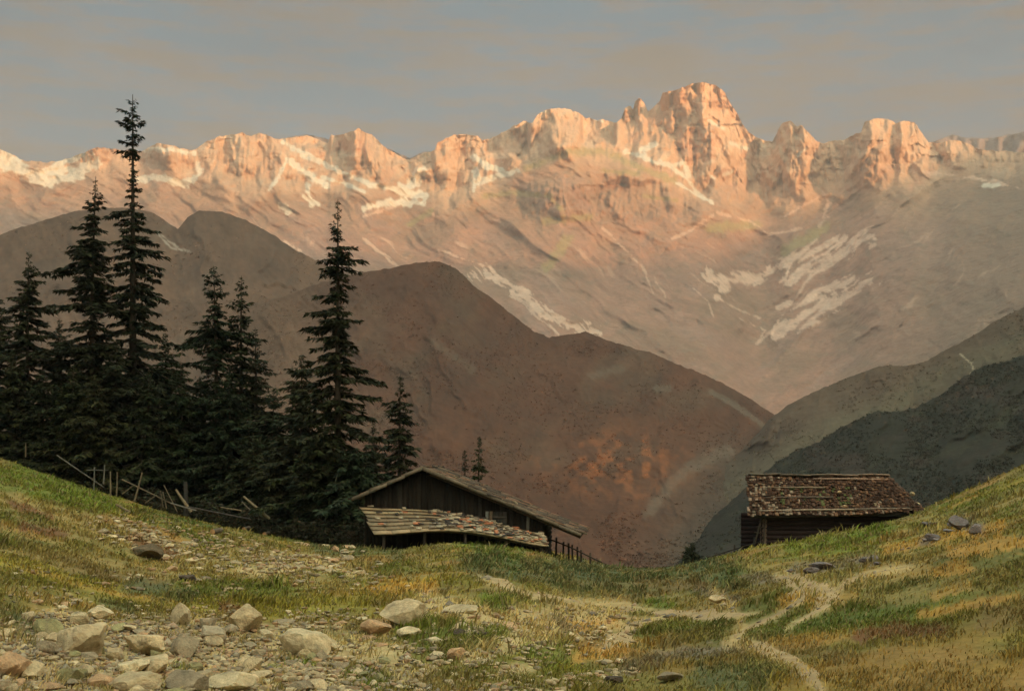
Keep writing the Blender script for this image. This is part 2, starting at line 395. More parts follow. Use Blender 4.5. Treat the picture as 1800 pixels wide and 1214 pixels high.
# centre, dark red brown
def colB(U, P, S):
    C = np.empty(U.shape + (3,)); C[:] = (.084, .036, .019)
    C = mixc(C, (.09, .055, .034), sstep(0, .6, fbm(U / 80, P / 50, 91, 4)) * .7)
    C = mixc(C, (.085, .040, .022), sstep(.1, .6, fbm(U / 50, P / 30, 92, 4)) * .6)
    C = mixc(C, (.27, .095, .034), np.exp(-((U - 1085) / 110) ** 2 - ((P - 815) / 50) ** 2) * sstep(-.15, .45, fbm(U / 16, P / 13, 93, 4)) * .9)
    C = mixc(C, (.075, .042, .029), np.exp(-((U - 800) / 160) ** 2 - ((P - 640) / 90) ** 2) * sstep(-.1, .5, fbm(U / 26, P / 20, 94, 4)) * .5)
    C = mixc(C, (.062, .058, .044), sstep(1130, 1330, U + (P - 850) * .6) * sstep(.1, .4, S) * .7)
    C = mixc(C, (.105, .060, .036), 1 - sstep(500, 640, U + fbm(U / 60, P / 50, 98, 3) * 90))
    C *= (1 + fbm(U / 5, P / 5, 95, 3) * .26 + fbm((U + .6 * P) / 26, P / 70, 97, 4) * .28)[..., None]
    wob = fbm(U / 7, P / 7, 96, 3)
    for pts, w, k in [([(1250,690),(1290,710),(1345,750)],4,.5),([(1040,660),(1090,650)],7,.3),([(1150,682),(1175,684)],5,.5),([(760,600),(830,650)],6,.25),([(1140,900),(1200,830),(1280,790)],9,.35)]:
        C = mixc(C, (.17, .145, .11), stroke(U, P, pts, w, .7, wob) * k)
    return C
terrain('hill', np.arange(380, 1560, 2.0), [(380,560),(500,520),(560,498),(600,486),(640,478),(680,472),(730,462),(772,459),(800,470),(815,484),(835,504),(870,528),(905,556),(940,583),(965,593),(1000,587),(1030,583),(1060,596),(1100,608),(1150,622),(1190,640),(1240,658),(1290,684),(1330,708),(1360,728),(1400,770),(1450,820),(1560,930)],
        [(380, 1030), (1560, 1030)], lerpD(1500, 620), 200, M_HILL, colB, hill_disp(97, 46, 170, -.7), 'dark red brown hill falling to the valley behind the plank barn', jit=2.2, seed=9, pw=1.1)

# right, grey green
def colC(U, P, S):
    C = np.empty(U.shape + (3,)); C[:] = (.088, .060, .040)
    C = mixc(C, (.08, .05, .034), sstep(-.1, .6, fbm(U / 70, P / 40, 101, 4)) * .7)
    q = P - np.interp(U, [1060, 1250, 1350, 1440, 1560, 1620, 1800], [930, 870, 822, 770, 722, 690, 600])
    C = mixc(C, (.10, .088, .055), np.exp(-(q / 34) ** 2) * (.65 + .3 * fbm(U / 30, P / 12, 102, 3)))
    C *= (1 + fbm(U / 6, P / 5, 103, 3) * .22)[..., None]
    wob = fbm(U / 7, P / 7, 104, 3)
    for pts, w in [([(1688,622),(1708,640),(1712,652),(1690,668)],1.2)]:
        C = mixc(C, (.42, .36, .26), stroke(U, P, pts, w, .3, wob * .4) * .8)
    return C
terrain('hill', np.arange(1020, 2560, 2.5), [(1020,1000),(1100,955),(1180,895),(1240,850),(1300,795),(1340,752),(1356,733),(1385,712),(1420,694),(1460,676),(1500,660),(1545,643),(1590,643),(1625,636),(1680,606),(1720,583),(1745,566),(1800,540),(1900,480),(2200,400),(2560,380)],
        [(1020, 1030), (2560, 1030)], lerpD(1150, 560), 170, M_HILL, colC, hill_disp(105, 46, 170, .8), 'grey green hillside sloping down from the right into the valley', jit=2, seed=10, pw=1.1)

# right, near, dark and wooded
RD = [(1160,1010),(1195,985),(1215,968),(1235,935),(1255,905),(1285,880),(1310,858),(1335,836),(1365,812),(1400,792),(1440,776),(1475,752),(1510,736),(1545,722),(1575,724),(1610,716),(1650,696),(1690,664),(1730,642),(1765,636),(1800,624),(1900,570),(2200,470),(2560,450)]
def colD(U, P, S):
    C = np.empty(U.shape + (3,)); C[:] = (.020, .0205, .0135)
    C = mixc(C, (.038, .029, .023), sstep(0, .6, fbm(U / 60, P / 30, 111, 4)) * .8)
    C = mixc(C, (.036, .037, .022), sstep(.25, .6, fbm((U + P * 1.3) / 40, P / 22, 112, 4)) * .7)
    C = mixc(C, (.10, .055, .03), sstep(.45, .7, fbm(U / 9, P / 7, 113, 3)) * .6 * (1 - sstep(.05, .25, S)))
    C *= (1 + fbm(U / 4, P / 4, 114, 3) * .3)[..., None]
    return C
terrain('hill', np.arange(1160, 2560, 2.0), RD, [(1160, 1040), (2560, 1040)], lerpD(640, 260), 150, M_HILL, colD, hill_disp(115, 24, 110, .9), 'near dark scrubby hillside behind the shingled hut', jit=3, jscale=5, seed=11, pw=1.1, back=((15, 5), (60, 40), (200, 160)), drop=(-320, 150))

# ------------------------------------------------------------------ the meadow
SIL = np.array([(-3000,480,62),(-600,690,72),(-200,760,92),(0,803,92),(100,838,91),(200,872,89),(330,908,85),(450,936,79),(560,952,73),(640,958,69),(720,957,68),(780,950,66),(830,945,66),(900,953,67),(960,968,70),(1060,994,76),(1130,1004,80),(1200,994,78),(1270,976,74),(1340,960,68),(1420,944,65),(1500,924,63),(1570,908,62),(1620,896,61),(1660,876,60),(1700,860,60),(1750,838,60),(1800,814,60),(2000,750,60),(2400,660,60),(5000,420,60)], float)
def meadow_z(x, y):
    x = np.asarray(x, float); y = np.asarray(y, float)
    ye = np.maximum(y, 14.0)
    u = CX + F * x / ye
    # a smooth silhouette: average the table over a window
    p = 0; d = 0
    for k in (-36, -18, 0, 18, 36):
        p = p + np.interp(u + k, SIL[:, 0], SIL[:, 1]) / 5; d = d + np.interp(u + k, SIL[:, 0], SIL[:, 2]) / 5
    zs = (HZ - p) / F * d
    q = y / d
    g = np.where(q < 1, np.maximum(q, 0) ** 1.12, 1.0)
    z = -1.68 + (zs + 1.68) * g
    # right bank bulges, so that swales show
    rb = sstep(1150, 1500, u) * np.clip(q, 0, 1)
    amp = np.clip(y / 30, .25, 1) * (1 - sstep(.82, 1.0, q) * .75)
    z = z + amp * (fbm(x / 9.0, y / 11.0, 201, 4) * .55 + fbm(x / 2.6, y / 3.2, 202, 3) * .16) + np.clip(y / 14, .4, 1) * fbm(x / .8, y / .8, 203, 3) * .06
    z = z + rb * (1 - sstep(.85, 1, q)) * np.sin((y + x * .55) / 3.4 + fbm(x / 9, y / 9, 204) * 2.2) * .22
    # fall behind the crest
    o = np.maximum(y - d, 0)
    z = z - o * .16 - o * o * .012
    return z

def ground(u, p, dmax=None, want='first'):
    """the point of the meadow seen at (u, p)"""
    ys = np.geomspace(5, 96, 900)
    xs = (u - CX) / F * ys
    zr = (HZ - p) / F * ys
    zz = meadow_z(xs, ys)
    k = np.nonzero(zz >= zr)[0]
    if len(k) == 0:
        dc = float(np.interp(u, SIL[:, 0], SIL[:, 2])) * .94
        k = [int(np.argmin(np.abs(ys - dc)))]
    i = k[0]
    return Vector((xs[i], ys[i], float(zz[i])))
def on(u, d):
    x = (u - CX) / F * d
    return Vector((x, d, float(meadow_z(np.array([x]), np.array([d]))[0])))

GREEN = (.080, .104, .026); DRY = (.185, .150, .070); SAND = (.34, .275, .175); BROWN = (.115, .082, .045); TEAL = (.050, .066, .042); OCHRE = (.30, .175, .055); MAROON = (.10, .045, .032); PURPLE = (.11, .095, .095); LUSH = (.086, .118, .024)
PAINT = [  # (colour, strokes (pts, half width), strength)
 (LUSH, [([(0,835),(90,845),(190,880)],22),([(60,870),(170,890)],14)], .8),
 (DRY, [([(20,880),(110,905)],14),([(120,930),(230,950),(330,1000)],26),([(300,985),(480,1010),(600,1030)],13),([(400,975),(560,985),(640,1000)],16)], .8),
 (MAROON, [([(20,885),(90,910)],6),([(40,925),(110,940)],7),([(60,1160),(90,1200)],22),([(400,1070),(430,1085)],14),([(240,950),(300,975)],14),([(1510,1118),(1590,1108),(1650,1112)],12)], .75),
 (SAND, [([(100,1130),(200,1160),(330,1180),(450,1190)],55),([(480,1125),(620,1140),(700,1160)],26),([(740,1060),(820,1075),(960,1095),(1080,1085)],20),([(820,1160),(900,1130),(1010,1110)],13),([(880,1180),(960,1165)],10),([(420,1000),(520,1000)],8),([(0,1130),(80,1190)],40),([(540,985),(620,1010)],7),([(760,1180),(700,1200)],10)], .7),
 (LUSH, [([(820,950),(860,970),(900,985)],22),([(930,1150),(960,1165)],14),([(620,1190),(660,1200)],20),([(880,1070),(850,1055)],10),([(1140,1060),(1180,1060)],9),([(1390,965),(1480,955),(1560,930)],14),([(700,1110),(760,1100)],8),([(300,1155),(330,1175)],9),([(480,1180),(560,1160)],12)], .8),
 (TEAL, [([(840,990),(950,1010),(1100,1030),(1300,1010)],26),([(1000,1000),(1250,985)],16),([(20,1090),(60,1120)],22),([(560,960),(700,970)],12),([(1240,1190),(1330,1195)],26),([(180,1060),(230,1075)],12),([(230,1030),(330,1050)],14)], .7),
 (OCHRE, [([(1000,1100),(1080,1095)],10),([(1010,1155),(1100,1140)],11),([(1680,970),(1790,955)],14),([(1520,1010),(1700,1000)],12),([(1380,1060),(1500,1050)],13),([(1560,965),(1640,950),(1760,925)],9),([(1640,1045),(1700,1030)],8),([(1620,1080),(1790,1050)],8),([(660,1035),(760,1030)],10)], .65),
 (DRY, [([(1320,1000),(1480,1030),(1620,1000)],20),([(1480,1060),(1620,1040),(1760,1010)],12),([(1180,1050),(1290,1075)],9),([(860,1025),(980,1050)],10)], .6),
 (PURPLE, [([(1400,1000),(1470,992),(1530,985)],9),([(1310,1015),(1360,1018)],9),([(1690,918),(1720,928)],10),([(1640,945),(1620,955)],7),([(1230,1035),(1290,1055)],8),([(1100,1175),(1180,1150),(1300,1140)],12),([(1000,1110),(950,1075)],6)], .7),
 (BROWN, [([(1340,1150),(1420,1150),(1480,1155)],12),([(660,1060),(740,1065)],7),([(1740,1090),(1790,1080)],26),([(1120,1025),(1250,1030)],7),([(620,1170),(560,1165)],8)], .6),
]
PATHS = [([(838,1014),(887,1030),(940,1047),(1017,1058),(1100,1065),(1178,1079),(1240,1084),(1290,1085),(1335,1077)],.42),
 ([(1060,1140),(1100,1112),(1133,1091),(1180,1080)],.30),
 ([(1290,1125),(1312,1104),(1345,1090),(1374,1078),(1408,1058),(1410,1047),(1395,1035),(1383,1020),(1364,1011)],.26),
 ([(1386,1008),(1410,1022),(1436,1037),(1458,1046),(1452,1066),(1430,1080),(1408,1088),(1385,1105)],.30),
 ([(1290,1120),(1312,1127),(1338,1135),(1384,1154),(1414,1182),(1440,1206),(1452,1222)],.20),
 ([(1462,1042),(1490,1022),(1512,1011),(1560,1001),(1600,996)],.20)]
PWORN = [([(1270,1060),(1255,1040),(1285,1070),(1300,1082)],9),([(1300,1105),(1280,1130),(1330,1140),(1390,1165),(1430,1195),(1450,1214)],10),([(1100,1065),(1000,1070),(900,1085)],12),([(1130,1090),(1050,1110)],9),([(1440,1045),(1470,1040)],12)]
def rubble_mask(U, P):
    return sstep(1075, 1120, P - np.maximum(U - 330, 0) * .22 + fbm(U / 60, P / 30, 215, 3) * 30) * (1 - sstep(520, 1000, U + fbm(U / 50, P / 22, 218, 3) * 170))
def meadow_col(x, y, z):
    yy = np.maximum(y, 1.0)
    U = CX + F * x / yy; P = HZ - F * z / yy
    wob = fbm(U / 15, P / 7, 211, 4) * 1.0
    C = np.empty(U.shape + (3,)); C[:] = (.115, .104, .038)
    C = mixc(C, BROWN, sstep(-.05, .5, fbm(x / 3, y / 4, 212, 4)) * .7)
    C = mixc(C, GREEN, sstep(-.05, .4, fbm(x / 2.2, y / 3.5, 213, 4)) * .8)
    C = mixc(C, DRY, sstep(.0, .45, fbm(x / 1.4, y / 2.4, 214, 4)) * .75)
    C = mixc(C, (.17, .155, .03), sstep(.1, .5, fbm(x / 2.4, y / 2.0, 219, 4)) * .6)
    C = mixc(C, (.24, .15, .055), sstep(.2, .55, fbm(x / 1.9, y / 1.6, 220, 4)) * .6)
    C = mixc(C, (.19, .11, .045), sstep(.12, .45, fbm(x / 4.2, y / 4.6, 236, 4)) * .55)
    C = mixc(C, (.046, .066, .022), sstep(.05, .45, fbm(x / 5.0, y / 4.4, 237, 4)) * .6)
    for col, sts, k in PAINT:
        for pts, w in sts: C = mixc(C, col, stroke(U, P, pts, w, .6, wob) * k)
    C = mixc(C, (.25, .20, .12), rubble_mask(U, P) * sstep(-.25, .25, fbm(x / .7, y / .9, 216, 3)) * .85)
    for pts, w in PATHS: C = mixc(C, SAND, stroke(U, P, pts, 6, .7, wob * .7) * .5)
    for pts, w in PWORN: C = mixc(C, (.26, .20, .11), stroke(U, P, pts, w, .8, wob) * .65)
    return C * np.array((1.58, 1.48, 1.2))

sx = np.linspace(-1.5, 1.5, 1300)
sx = np.sign(sx) * np.abs(sx / 1.5) ** 1.35 * 1.5
ym = np.concatenate([np.linspace(-30, 4, 22), np.geomspace(4.2, 92, 620)])
MX = sx[None, :] * (np.maximum(ym, 2) + 9)[:, None] * .62
MY = np.repeat(ym[:, None], len(sx), 1)
MZ = meadow_z(MX, MY)
MC = meadow_col(MX, MY, MZ)
mb = mesh_np('meadow', np.stack([MX, MY, MZ], -1).reshape(-1, 3), [grid_faces(len(ym), len(sx))[:, ::-1]], M_MEADOW, MC.reshape(-1, 3), smooth=True)
tag(mb, 'stony alpine pasture of green and dry grass sloping to both sides', None, None, 'structure')

# scrub on the hills of the middle distance: one mass per hill
def scrub(k, n, size, label, dark, seed):
    Pq, U, P, C = SURF[k]
    g = np.random.default_rng(seed)
    r, c = U.shape
    a_ = np.abs((P[1:, :-1] - P[:-1, :-1])) * ((U[:-1, :-1] > -200) & (U[:-1, :-1] < 2000))
    a_ = a_ * sstep(-.3, .35, fbm(U[:-1, :-1] / 60, P[:-1, :-1] / 34, seed, 4))
    w = (a_ / a_.sum()).ravel()
    i = g.choice(w.size, n, p=w); ri, ci = np.unravel_index(i, a_.shape)
    t = g.random((n, 1)); q = Pq[ri, ci] * (1 - t) + Pq[ri + 1, ci + 1] * t
    col = C[ri, ci] * dark * g.uniform(.6, 1.3, (n, 1)); sz = size * g.lognormal(0, .35, n)
    m = 10
    V = []; K = []
    for j in range(m):
        az = g.uniform(0, 6.283, n); ra = np.sqrt(g.random(n)) * sz * .8; h = g.random(n) * sz * .7
        p = q + np.stack([np.cos(az) * ra, np.sin(az) * ra, h * (1 - ra / sz * .6)], -1)
        d1 = g.normal(0, 1, (n, 3)); d1 /= np.linalg.norm(d1, axis=1, keepdims=True); d2 = np.cross(d1, g.normal(0, 1, (n, 3))); d2 /= np.linalg.norm(d2, axis=1, keepdims=True)
        e = (sz * .34)[:, None]
        V.append(np.stack([p - d1 * e, p + d2 * e * .6, p + d1 * e, p - d2 * e * .6], 1)); K.append(np.repeat((col * g.uniform(.7, 1.3, (n, 1)))[:, None, :], 4, 1))
    V = np.concatenate(V).reshape(-1, 3); K = np.concatenate(K).reshape(-1, 3)
    i0 = np.arange(len(V) // 4)[:, None] * 4
    o = mesh_np('scrub', V, [i0 + np.array([[0, 1, 2, 3]])], M_NEEDLE, K)
    tag(o, label, 'scrub', None, 'stuff')
scrub(2, 9000, 1.7, 'low scrub covering the grey brown hill on the left', 1.9, 501)
scrub(3, 15000, 1.25, 'low red brown scrub covering the central hill', 1.9, 502)
scrub(4, 9000, 1.3, 'low green grey scrub covering the right hillside', 1.7, 503)
scrub(5, 14000, .75, 'dark dwarf pine scrub covering the near right hillside', 1.75, 504)
# gravel: fragments too many to count between the stones
def gravel(n):
    g = np.random.default_rng(77)
    yy = np.maximum(MY, 1.0); U = CX + F * MX / yy; P = HZ - F * MZ / yy
    u0, p0 = U[:-1, :-1], P[:-1, :-1]
    ar = np.abs((U[:-1, 1:] - u0) * (P[1:, :-1] - p0) - (P[:-1, 1:] - p0) * (U[1:, :-1] - u0))
    c = MC[:-1, :-1]; lum = c.sum(-1)
    w = np.clip(ar, .2, 12) * (sstep(.55, 1.1, lum) * .25 + rubble_mask(u0, p0)) * (MY[:-1, :-1] > 6.5) * (MY[:-1, :-1] < 70) * (u0 > -100) * (u0 < 1900)
    w = w.ravel() / w.sum(); i = g.choice(w.size, n, p=w); r, cc = np.unravel_index(i, ar.shape)
    t = g.random((n, 1)); base = np.stack([MX, MY, MZ], -1); q = base[r, cc] * (1 - t) + base[r + 1, cc + 1] * t
    sz = g.lognormal(0, .5, n) * .016 * np.clip(q[:, 1] / 10, 1, 4)
    oc = np.array([(1, 0, 0), (0, 1, 0), (-1, 0, 0), (0, -1, 0), (.2, .1, .75), (-.1, .2, -.6)])
    V = q[:, None, :] + (oc[None] * g.uniform(.6, 1.4, (n, 6, 3))) * sz[:, None, None]
    a = g.uniform(0, 6.28, n)
    tint = np.array([(.42, .35, .245), (.30, .25, .18), (.24, .20, .155), (.38, .27, .18)])[g.integers(0, 4, n)] * g.uniform(.7, 1.2, (n, 1))
    f = np.array([(0, 1, 4), (1, 2, 4), (2, 3, 4), (3, 0, 4), (1, 0, 5), (2, 1, 5), (3, 2, 5), (0, 3, 5)])
    F_ = (np.arange(n)[:, None, None] * 6 + f[None]).reshape(-1, 3)
    o = mesh_np('gravel', V.reshape(-1, 3), [F_], M_STONE, np.repeat(tint[:, None], 6, 1).reshape(-1, 3))
    tag(o, 'pale stone chips strewn over the bare ground of the pasture', 'gravel', None, 'stuff')
gravel(11000)

# skirt of the alp and the valley floor out to the horizon
def big_sheet(name, r, z, col, label):
    n = 60
    a = np.linspace(-1, 1, n); gx, gy = np.meshgrid(np.sign(a) * np.abs(a) ** 2 * r, np.sign(a) * np.abs(a) ** 2 * r)
    V = np.stack([gx, gy, np.full(gx.shape, z) + fbm(gx / 900, gy / 900, 5) * 8], -1)
    o = mesh_np(name, V.reshape(-1, 3), [grid_faces(n, n)[:, ::-1]], M_HILL, np.ones((n * n, 3)) * np.array(col))
    tag(o, label, None, None, 'structure')
big_sheet('valley_floor', 7800, -330, (.08, .08, .045), 'green valley floor far below the alp')

# paths: trodden strips lying on the turf
def path_strip(pts, hw, idx):
    P = [ground(*p) for p in pts]
    # resample
    xs = np.array([p.x for p in P]); ysv = np.array([p.y for p in P])
    t = np.concatenate([[0], np.cumsum(np.hypot(np.diff(xs), np.diff(ysv)))])
    T = np.arange(0, t[-1], .12)
    k = 5
    X = smooth1(np.interp(T, t, xs), 15); Y = smooth1(np.interp(T, t, ysv), 15)
    dx = np.gradient(X); dy = np.gradient(Y); L = np.hypot(dx, dy) + 1e-9
    nx, ny = -dy / L, dx / L
    m = 9
    V = []; C = []
    taper = np.clip(np.minimum(T, T[-1] - T) / 1.2, .15, 1)
    for j in range(m):
        s = j / (m - 1) * 2 - 1
        w = hw * taper * (1 + fbm(T * .9, T * 0 + (j > m // 2) * 9 + idx * 7, 221, 4) * .75)
        x = X + nx * w * s; y = Y + ny * w * s
        z = meadow_z(x, y) + .014 - .03 * (1 - abs(s)) - .03 * (abs(s) > .99)
        z = np.maximum(z, meadow_z(x, y) + .006 - .03 * (abs(s) > .99))
        V.append(np.stack([x, y, z], -1)); C.append(np.ones((len(T), 3)) * np.array((.40, .29, .155)) * (1 + fbm(x * 2, y * 2, 222, 3)[:, None] * .3))
    V = np.array(V); 
    o = mesh_np('path', V.reshape(-1, 3), [grid_faces(m, len(T))], M_PATH, np.array(C).reshape(-1, 3), smooth=True)
    tag(o, 'narrow pale trodden footpath across the pasture', None, None, 'structure')
for i, (pts, w) in enumerate(PATHS): path_strip(pts, w * .62, i)

# grass: bent blades sampled over the visible meadow
def make_grass(n):
    yy = np.maximum(MY, 1.0)
    U = CX + F * MX / yy; P = HZ - F * MZ / yy
    u00, p00 = U[:-1, :-1], P[:-1, :-1]
    area = np.abs((U[:-1, 1:] - u00) * (P[1:, :-1] - p00) - (P[:-1, 1:] - p00) * (U[1:, :-1] - u00))
    ok = (MY[:-1, :-1] > 6.5) & (MY[:-1, :-1] < 93) & (u00 > -260) & (u00 < 2060) & (p00 < 1290)
    c = MC[:-1, :-1]
    lum = c.sum(-1); grn = c[..., 1] / (c[..., 0] + 1e-6)
    dens = np.clip(sstep(.5, 1.0, grn) * 1.2 - sstep(.5, .9, lum) * .3, .4, 1.2)
    dens = dens * (1 - rubble_mask(u00, p00) * .68)
    for pts, w_ in PATHS: dens = dens * (1 - stroke(u00, p00, pts, 4.5, .7) * .9)
    for pts, w_ in PWORN: dens = dens * (1 - stroke(u00, p00, pts, w_, .6) * .25)
    clump = sstep(-.35, .35, fbm(MX[:-1, :-1] / .55, MY[:-1, :-1] / .7, 231, 3)) * .9 + .1
    w = np.clip(area, .3, 12) * ok * dens * clump
    w = w.ravel() / w.sum()
    idx = rng.choice(w.size, n, p=w)
    r, cc = np.unravel_index(idx, area.shape)
    a, b = rng.random(n), rng.random(n)
    def bl(A): return (A[r, cc] * (1 - a) + A[r, cc + 1] * a) * (1 - b) + (A[r + 1, cc] * (1 - a) + A[r + 1, cc + 1] * a) * b
    x, y, z = bl(MX), bl(MY), bl(MZ)
    col = c[r, cc]
    h = rng.uniform(.03, .085, n) * (1 + fbm(x / 2, y / 2, 232, 2) * .6) * np.clip(.75 + y / 60, .8, 1.7) * (1 + 1.5 * sstep(.3, .55, fbm(x / .8, y / .8, 233, 3)))
    wd = rng.uniform(.004, .009, n) * np.clip(y / 11, 1, 5.5)
    az = rng.uniform(0, 2 * math.pi, n); ld = rng.uniform(0, 2 * math.pi, n); ln = rng.uniform(.2, 1.0, n) * h
    wx, wy = np.cos(az) * wd, np.sin(az) * wd
    lx, ly = np.cos(ld) * ln + h * .25, np.sin(ld) * ln
    V = np.stack([
        np.stack([x - wx, y - wy, z - .01], -1), np.stack([x + wx, y + wy, z - .01], -1),
        np.stack([x - wx * .7 + lx * .4, y - wy * .7 + ly * .4, z + h * .6], -1), np.stack([x + wx * .7 + lx * .4, y + wy * .7 + ly * .4, z + h * .6], -1),
        np.stack([x + lx, y + ly, z + h * .92], -1)], 1)
    tint = rng.uniform(.75, 1.45, (n, 1)) * np.array((1.05, 1.06, .9))
    dry = (rng.random(n) < .22)[:, None]
    cb = np.where(dry, np.array((.24, .195, .085)) * rng.uniform(.6, 1.2, (n, 1)), col * tint)
    Cc = np.repeat(cb[:, None, :], 5, 1)
    i0 = np.arange(n)[:, None] * 5
    o = mesh_np('grass', V.reshape(-1, 3), [i0 + np.array([[0, 1, 3, 2]]), i0 + np.array([[2, 3, 4]])], M_GRASS, Cc.reshape(-1, 3))
    tag(o, 'short green and straw coloured grass growing all over the pasture', 'grass', None, 'stuff')
make_grass(260000)

# ------------------------------------------------------------------ rocks
import bmesh
def rock_mesh(seed, flat=.75):
    r = random.Random(seed)
    bm = bmesh.new(); bmesh.ops.create_icosphere(bm, subdivisions=4, radius=1)
    planes = []
    for k in range(r.randint(9, 13)):
        n = Vector((r.gauss(0, 1), r.gauss(0, 1), r.gauss(0, .9))).normalized()
        planes.append((n, r.uniform(.48, .82)))
    for v in bm.verts:
        c = v.co.copy()
        for n, d in planes:
            e = c.dot(n) - d
            if e > 0: c -= n * e * .97
        v.co = c
    co = np.array([v.co for v in bm.verts])
    no = fbm(co[:, 0] * 2.3 + seed, co[:, 1] * 2.3 + co[:, 2] * 1.7, seed, 4) * .11 + fbm(co[:, 0] * 7 + co[:, 2] * 5, co[:, 1] * 7 - co[:, 2] * 4, seed + 4, 3) * .045
    co = co * (1 + no[:, None]); co[:, 2] *= flat
    tone = 1 + fbm(co[:, 0] * 1.6, co[:, 1] * 1.6 + co[:, 2] * 2, seed + 9, 3) * .3
    for v, c in zip(bm.verts, co): v.co = c
    me = bpy.data.meshes.new('rock'); bm.to_mesh(me); bm.free()
    return me, tone
ROCKBASE = [rock_mesh(300 + k, f) for k, f in enumerate((.8, .62, .9, .7, .5, .85, .66, .75, .55, .95))]
TINT = {'pale': (.50, .39, .235), 'warm': (.45, .29, .165), 'grey': (.33, .265, .175), 'dark': (.085, .066, .05), 'purple': (.20, .17, .165), 'cream': (.62, .50, .31), 'moss': (.30, .27, .135), 'earth': (.13, .098, .062)}
_rm = {}
def rock_data(k, tint):
    if (k, tint) not in _rm:
        me, tone = ROCKBASE[k]; me = me.copy()
        a = me.color_attributes.new('Col', 'FLOAT_COLOR', 'POINT')
        c = np.ones((len(tone), 4), np.float32)
        base = np.array(TINT[tint]); lich = np.array((.20, .16, .11))
        t = np.clip(tone[:, None], .6, 1.4); c[:, :3] = base * t
        c[:, :3] = np.where(tone[:, None] < .86, base * .5 + lich * .45, c[:, :3])
        a.data.foreach_set('color', c.ravel()); me.materials.append(M_STONE); me.shade_smooth()
        try: me.set_sharp_from_angle(angle=math.radians(24))
        except Exception: pass
        _rm[(k, tint)] = me
    return _rm[(k, tint)]
def rock(u, p, wpx, hpx, tint, label, group=None, k=None, name='rock', rz=None):
    g = ground(u, p + hpx * .38)
    d = g.y; s = wpx / F * d / 2
    o = bpy.data.objects.new(name, rock_data(random.randrange(10) if k is None else k, tint)); link(o)
    hz_ = hpx / F * d / 2 * 1.25
    o.scale = (s * 1.12, s * random.uniform(.9, 1.2), max(hz_, s * .4) * 1.15)
    o.rotation_euler = (random.uniform(-.15, .15), random.uniform(-.15, .15), random.uniform(0, 6.28) if rz is None else rz)
    o.location = g + Vector((0, s * .3, hz_ * (.5 if hpx / wpx > .4 else .2)))
    tag(o, label, 'rock', group); return o

BIG = [  # u, p, w, h, tint, label
 (140,1124,100,62,'pale','largest pale boulder of the rubble at lower left, grey on its left face'),
 (249,1128,78,58,'pale','pale brown boulder directly right of the largest boulder of the rubble'),
 (173,1076,50,34,'cream','cream rock highest on the slope above the largest rubble boulder'),
 (134,1088,38,26,'cream','small cream rock resting just above the largest rubble boulder'),
 (84,1102,50,32,'moss','mossy yellowish rock left of the largest boulder of the rubble'),
 (319,1082,44,40,'pale','upright pale pointed rock standing alone in grass above the rubble'),
 (424,1090,64,50,'pale','rounded boulder with pale right face amid reddish earth'),
 (366,1092,36,34,'grey','grey rock left of the rounded boulder in reddish earth'),
 (374,1117,66,30,'grey','flat grey slab with deep hollow beneath it in the rubble'),
 (327,1137,54,44,'grey','dark grey boulder with blotchy face below the flat grey slab'),
 (533,1132,86,54,'cream','broad cream boulder surrounded by pale stones beside green turf'),
 (22,1168,70,66,'warm','warm pinkish boulder cut by the left edge of the picture'),
 (128,1183,52,40,'moss','greenish yellow rock in the bottom left rubble'),
 (268,1170,66,36,'pale','flat topped pale rock among rubble near the bottom'),
 (405,1196,82,50,'cream','large cream boulder at the bottom edge beside bright green tuft'),
 (331,1198,74,40,'grey','grey brown boulder at the bottom edge left of the cream boulder'),
 (233,1203,86,38,'pale','long pale boulder lying on the bottom edge of the rubble'),
 (661,1102,56,40,'warm','orange tinted wedge rock with rusty soil at its left foot'),
 (712,1080,92,54,'pale','two toned boulder in mid pasture, brown left and pale right'),
 (722,1110,44,26,'cream','small cream rock in front of the two toned boulder'),
 (815,1066,70,28,'cream','flat cream slab in the turf right of the two toned boulder'),
 (890,1097,50,17,'warm','low flat warm slab half sunk beside the sandy ground'),
 (253,970,58,26,'earth','dark earthy brown rock lying alone on the left slope below the spruces'),
 (331,1015,34,22,'dark','small blackish rock under the pale band of stones on the left slope'),
 (1446,993,44,24,'purple','lone purplish rock below the shingled hut'),
 (1692,919,46,30,'purple','purplish grey rock on the right bank above the orange grass'),
 (1718,930,28,20,'purple','small purplish rock beside the larger one on the right bank'),
 (1640,945,26,16,'purple','smallest purplish rock lower on the right bank toward the hut'),
 (1262,1052,28,22,'pale','pale rock in the bank above the footpath bend'),
 (806,1112,26,14,'dark','dark maroon stone between cream stones in mid pasture'),
 (848,1114,26,12,'dark','second dark maroon stone, nearer the sandy ground'),
 (765,1125,30,18,'cream','cream stone with a dark stone behind it in mid pasture'),
 (1178,1188,40,28,'grey','grey stone on the bare ground at bottom centre'),
 (1080,1194,36,28,'dark','dark stone at the bottom edge near the bare ground'),
 (600,1170,30,18,'grey','round grey stone in green turf right of the rubble'),
 (500,1090,40,14,'grey','flat grey stone in grass right of the rounded boulder'),
 (455,1185,40,22,'pale','pale stone right of the large cream boulder at the bottom'),
 (80,1140,40,28,'grey','grey stone wedged left below the largest rubble boulder'),
 (200,1150,34,24,'pale','pale stone wedged between the two largest rubble boulders'),
 (180,1195,44,30,'warm','warm pink stone in the bottom left rubble'),
]
for b in BIG: rock(*b)
G1 = 'loose stones of the rubble'
L1 = 'small angular pale stone lying loose among the rubble of the lower left slope'
n = 0
r_ = random.Random(5)
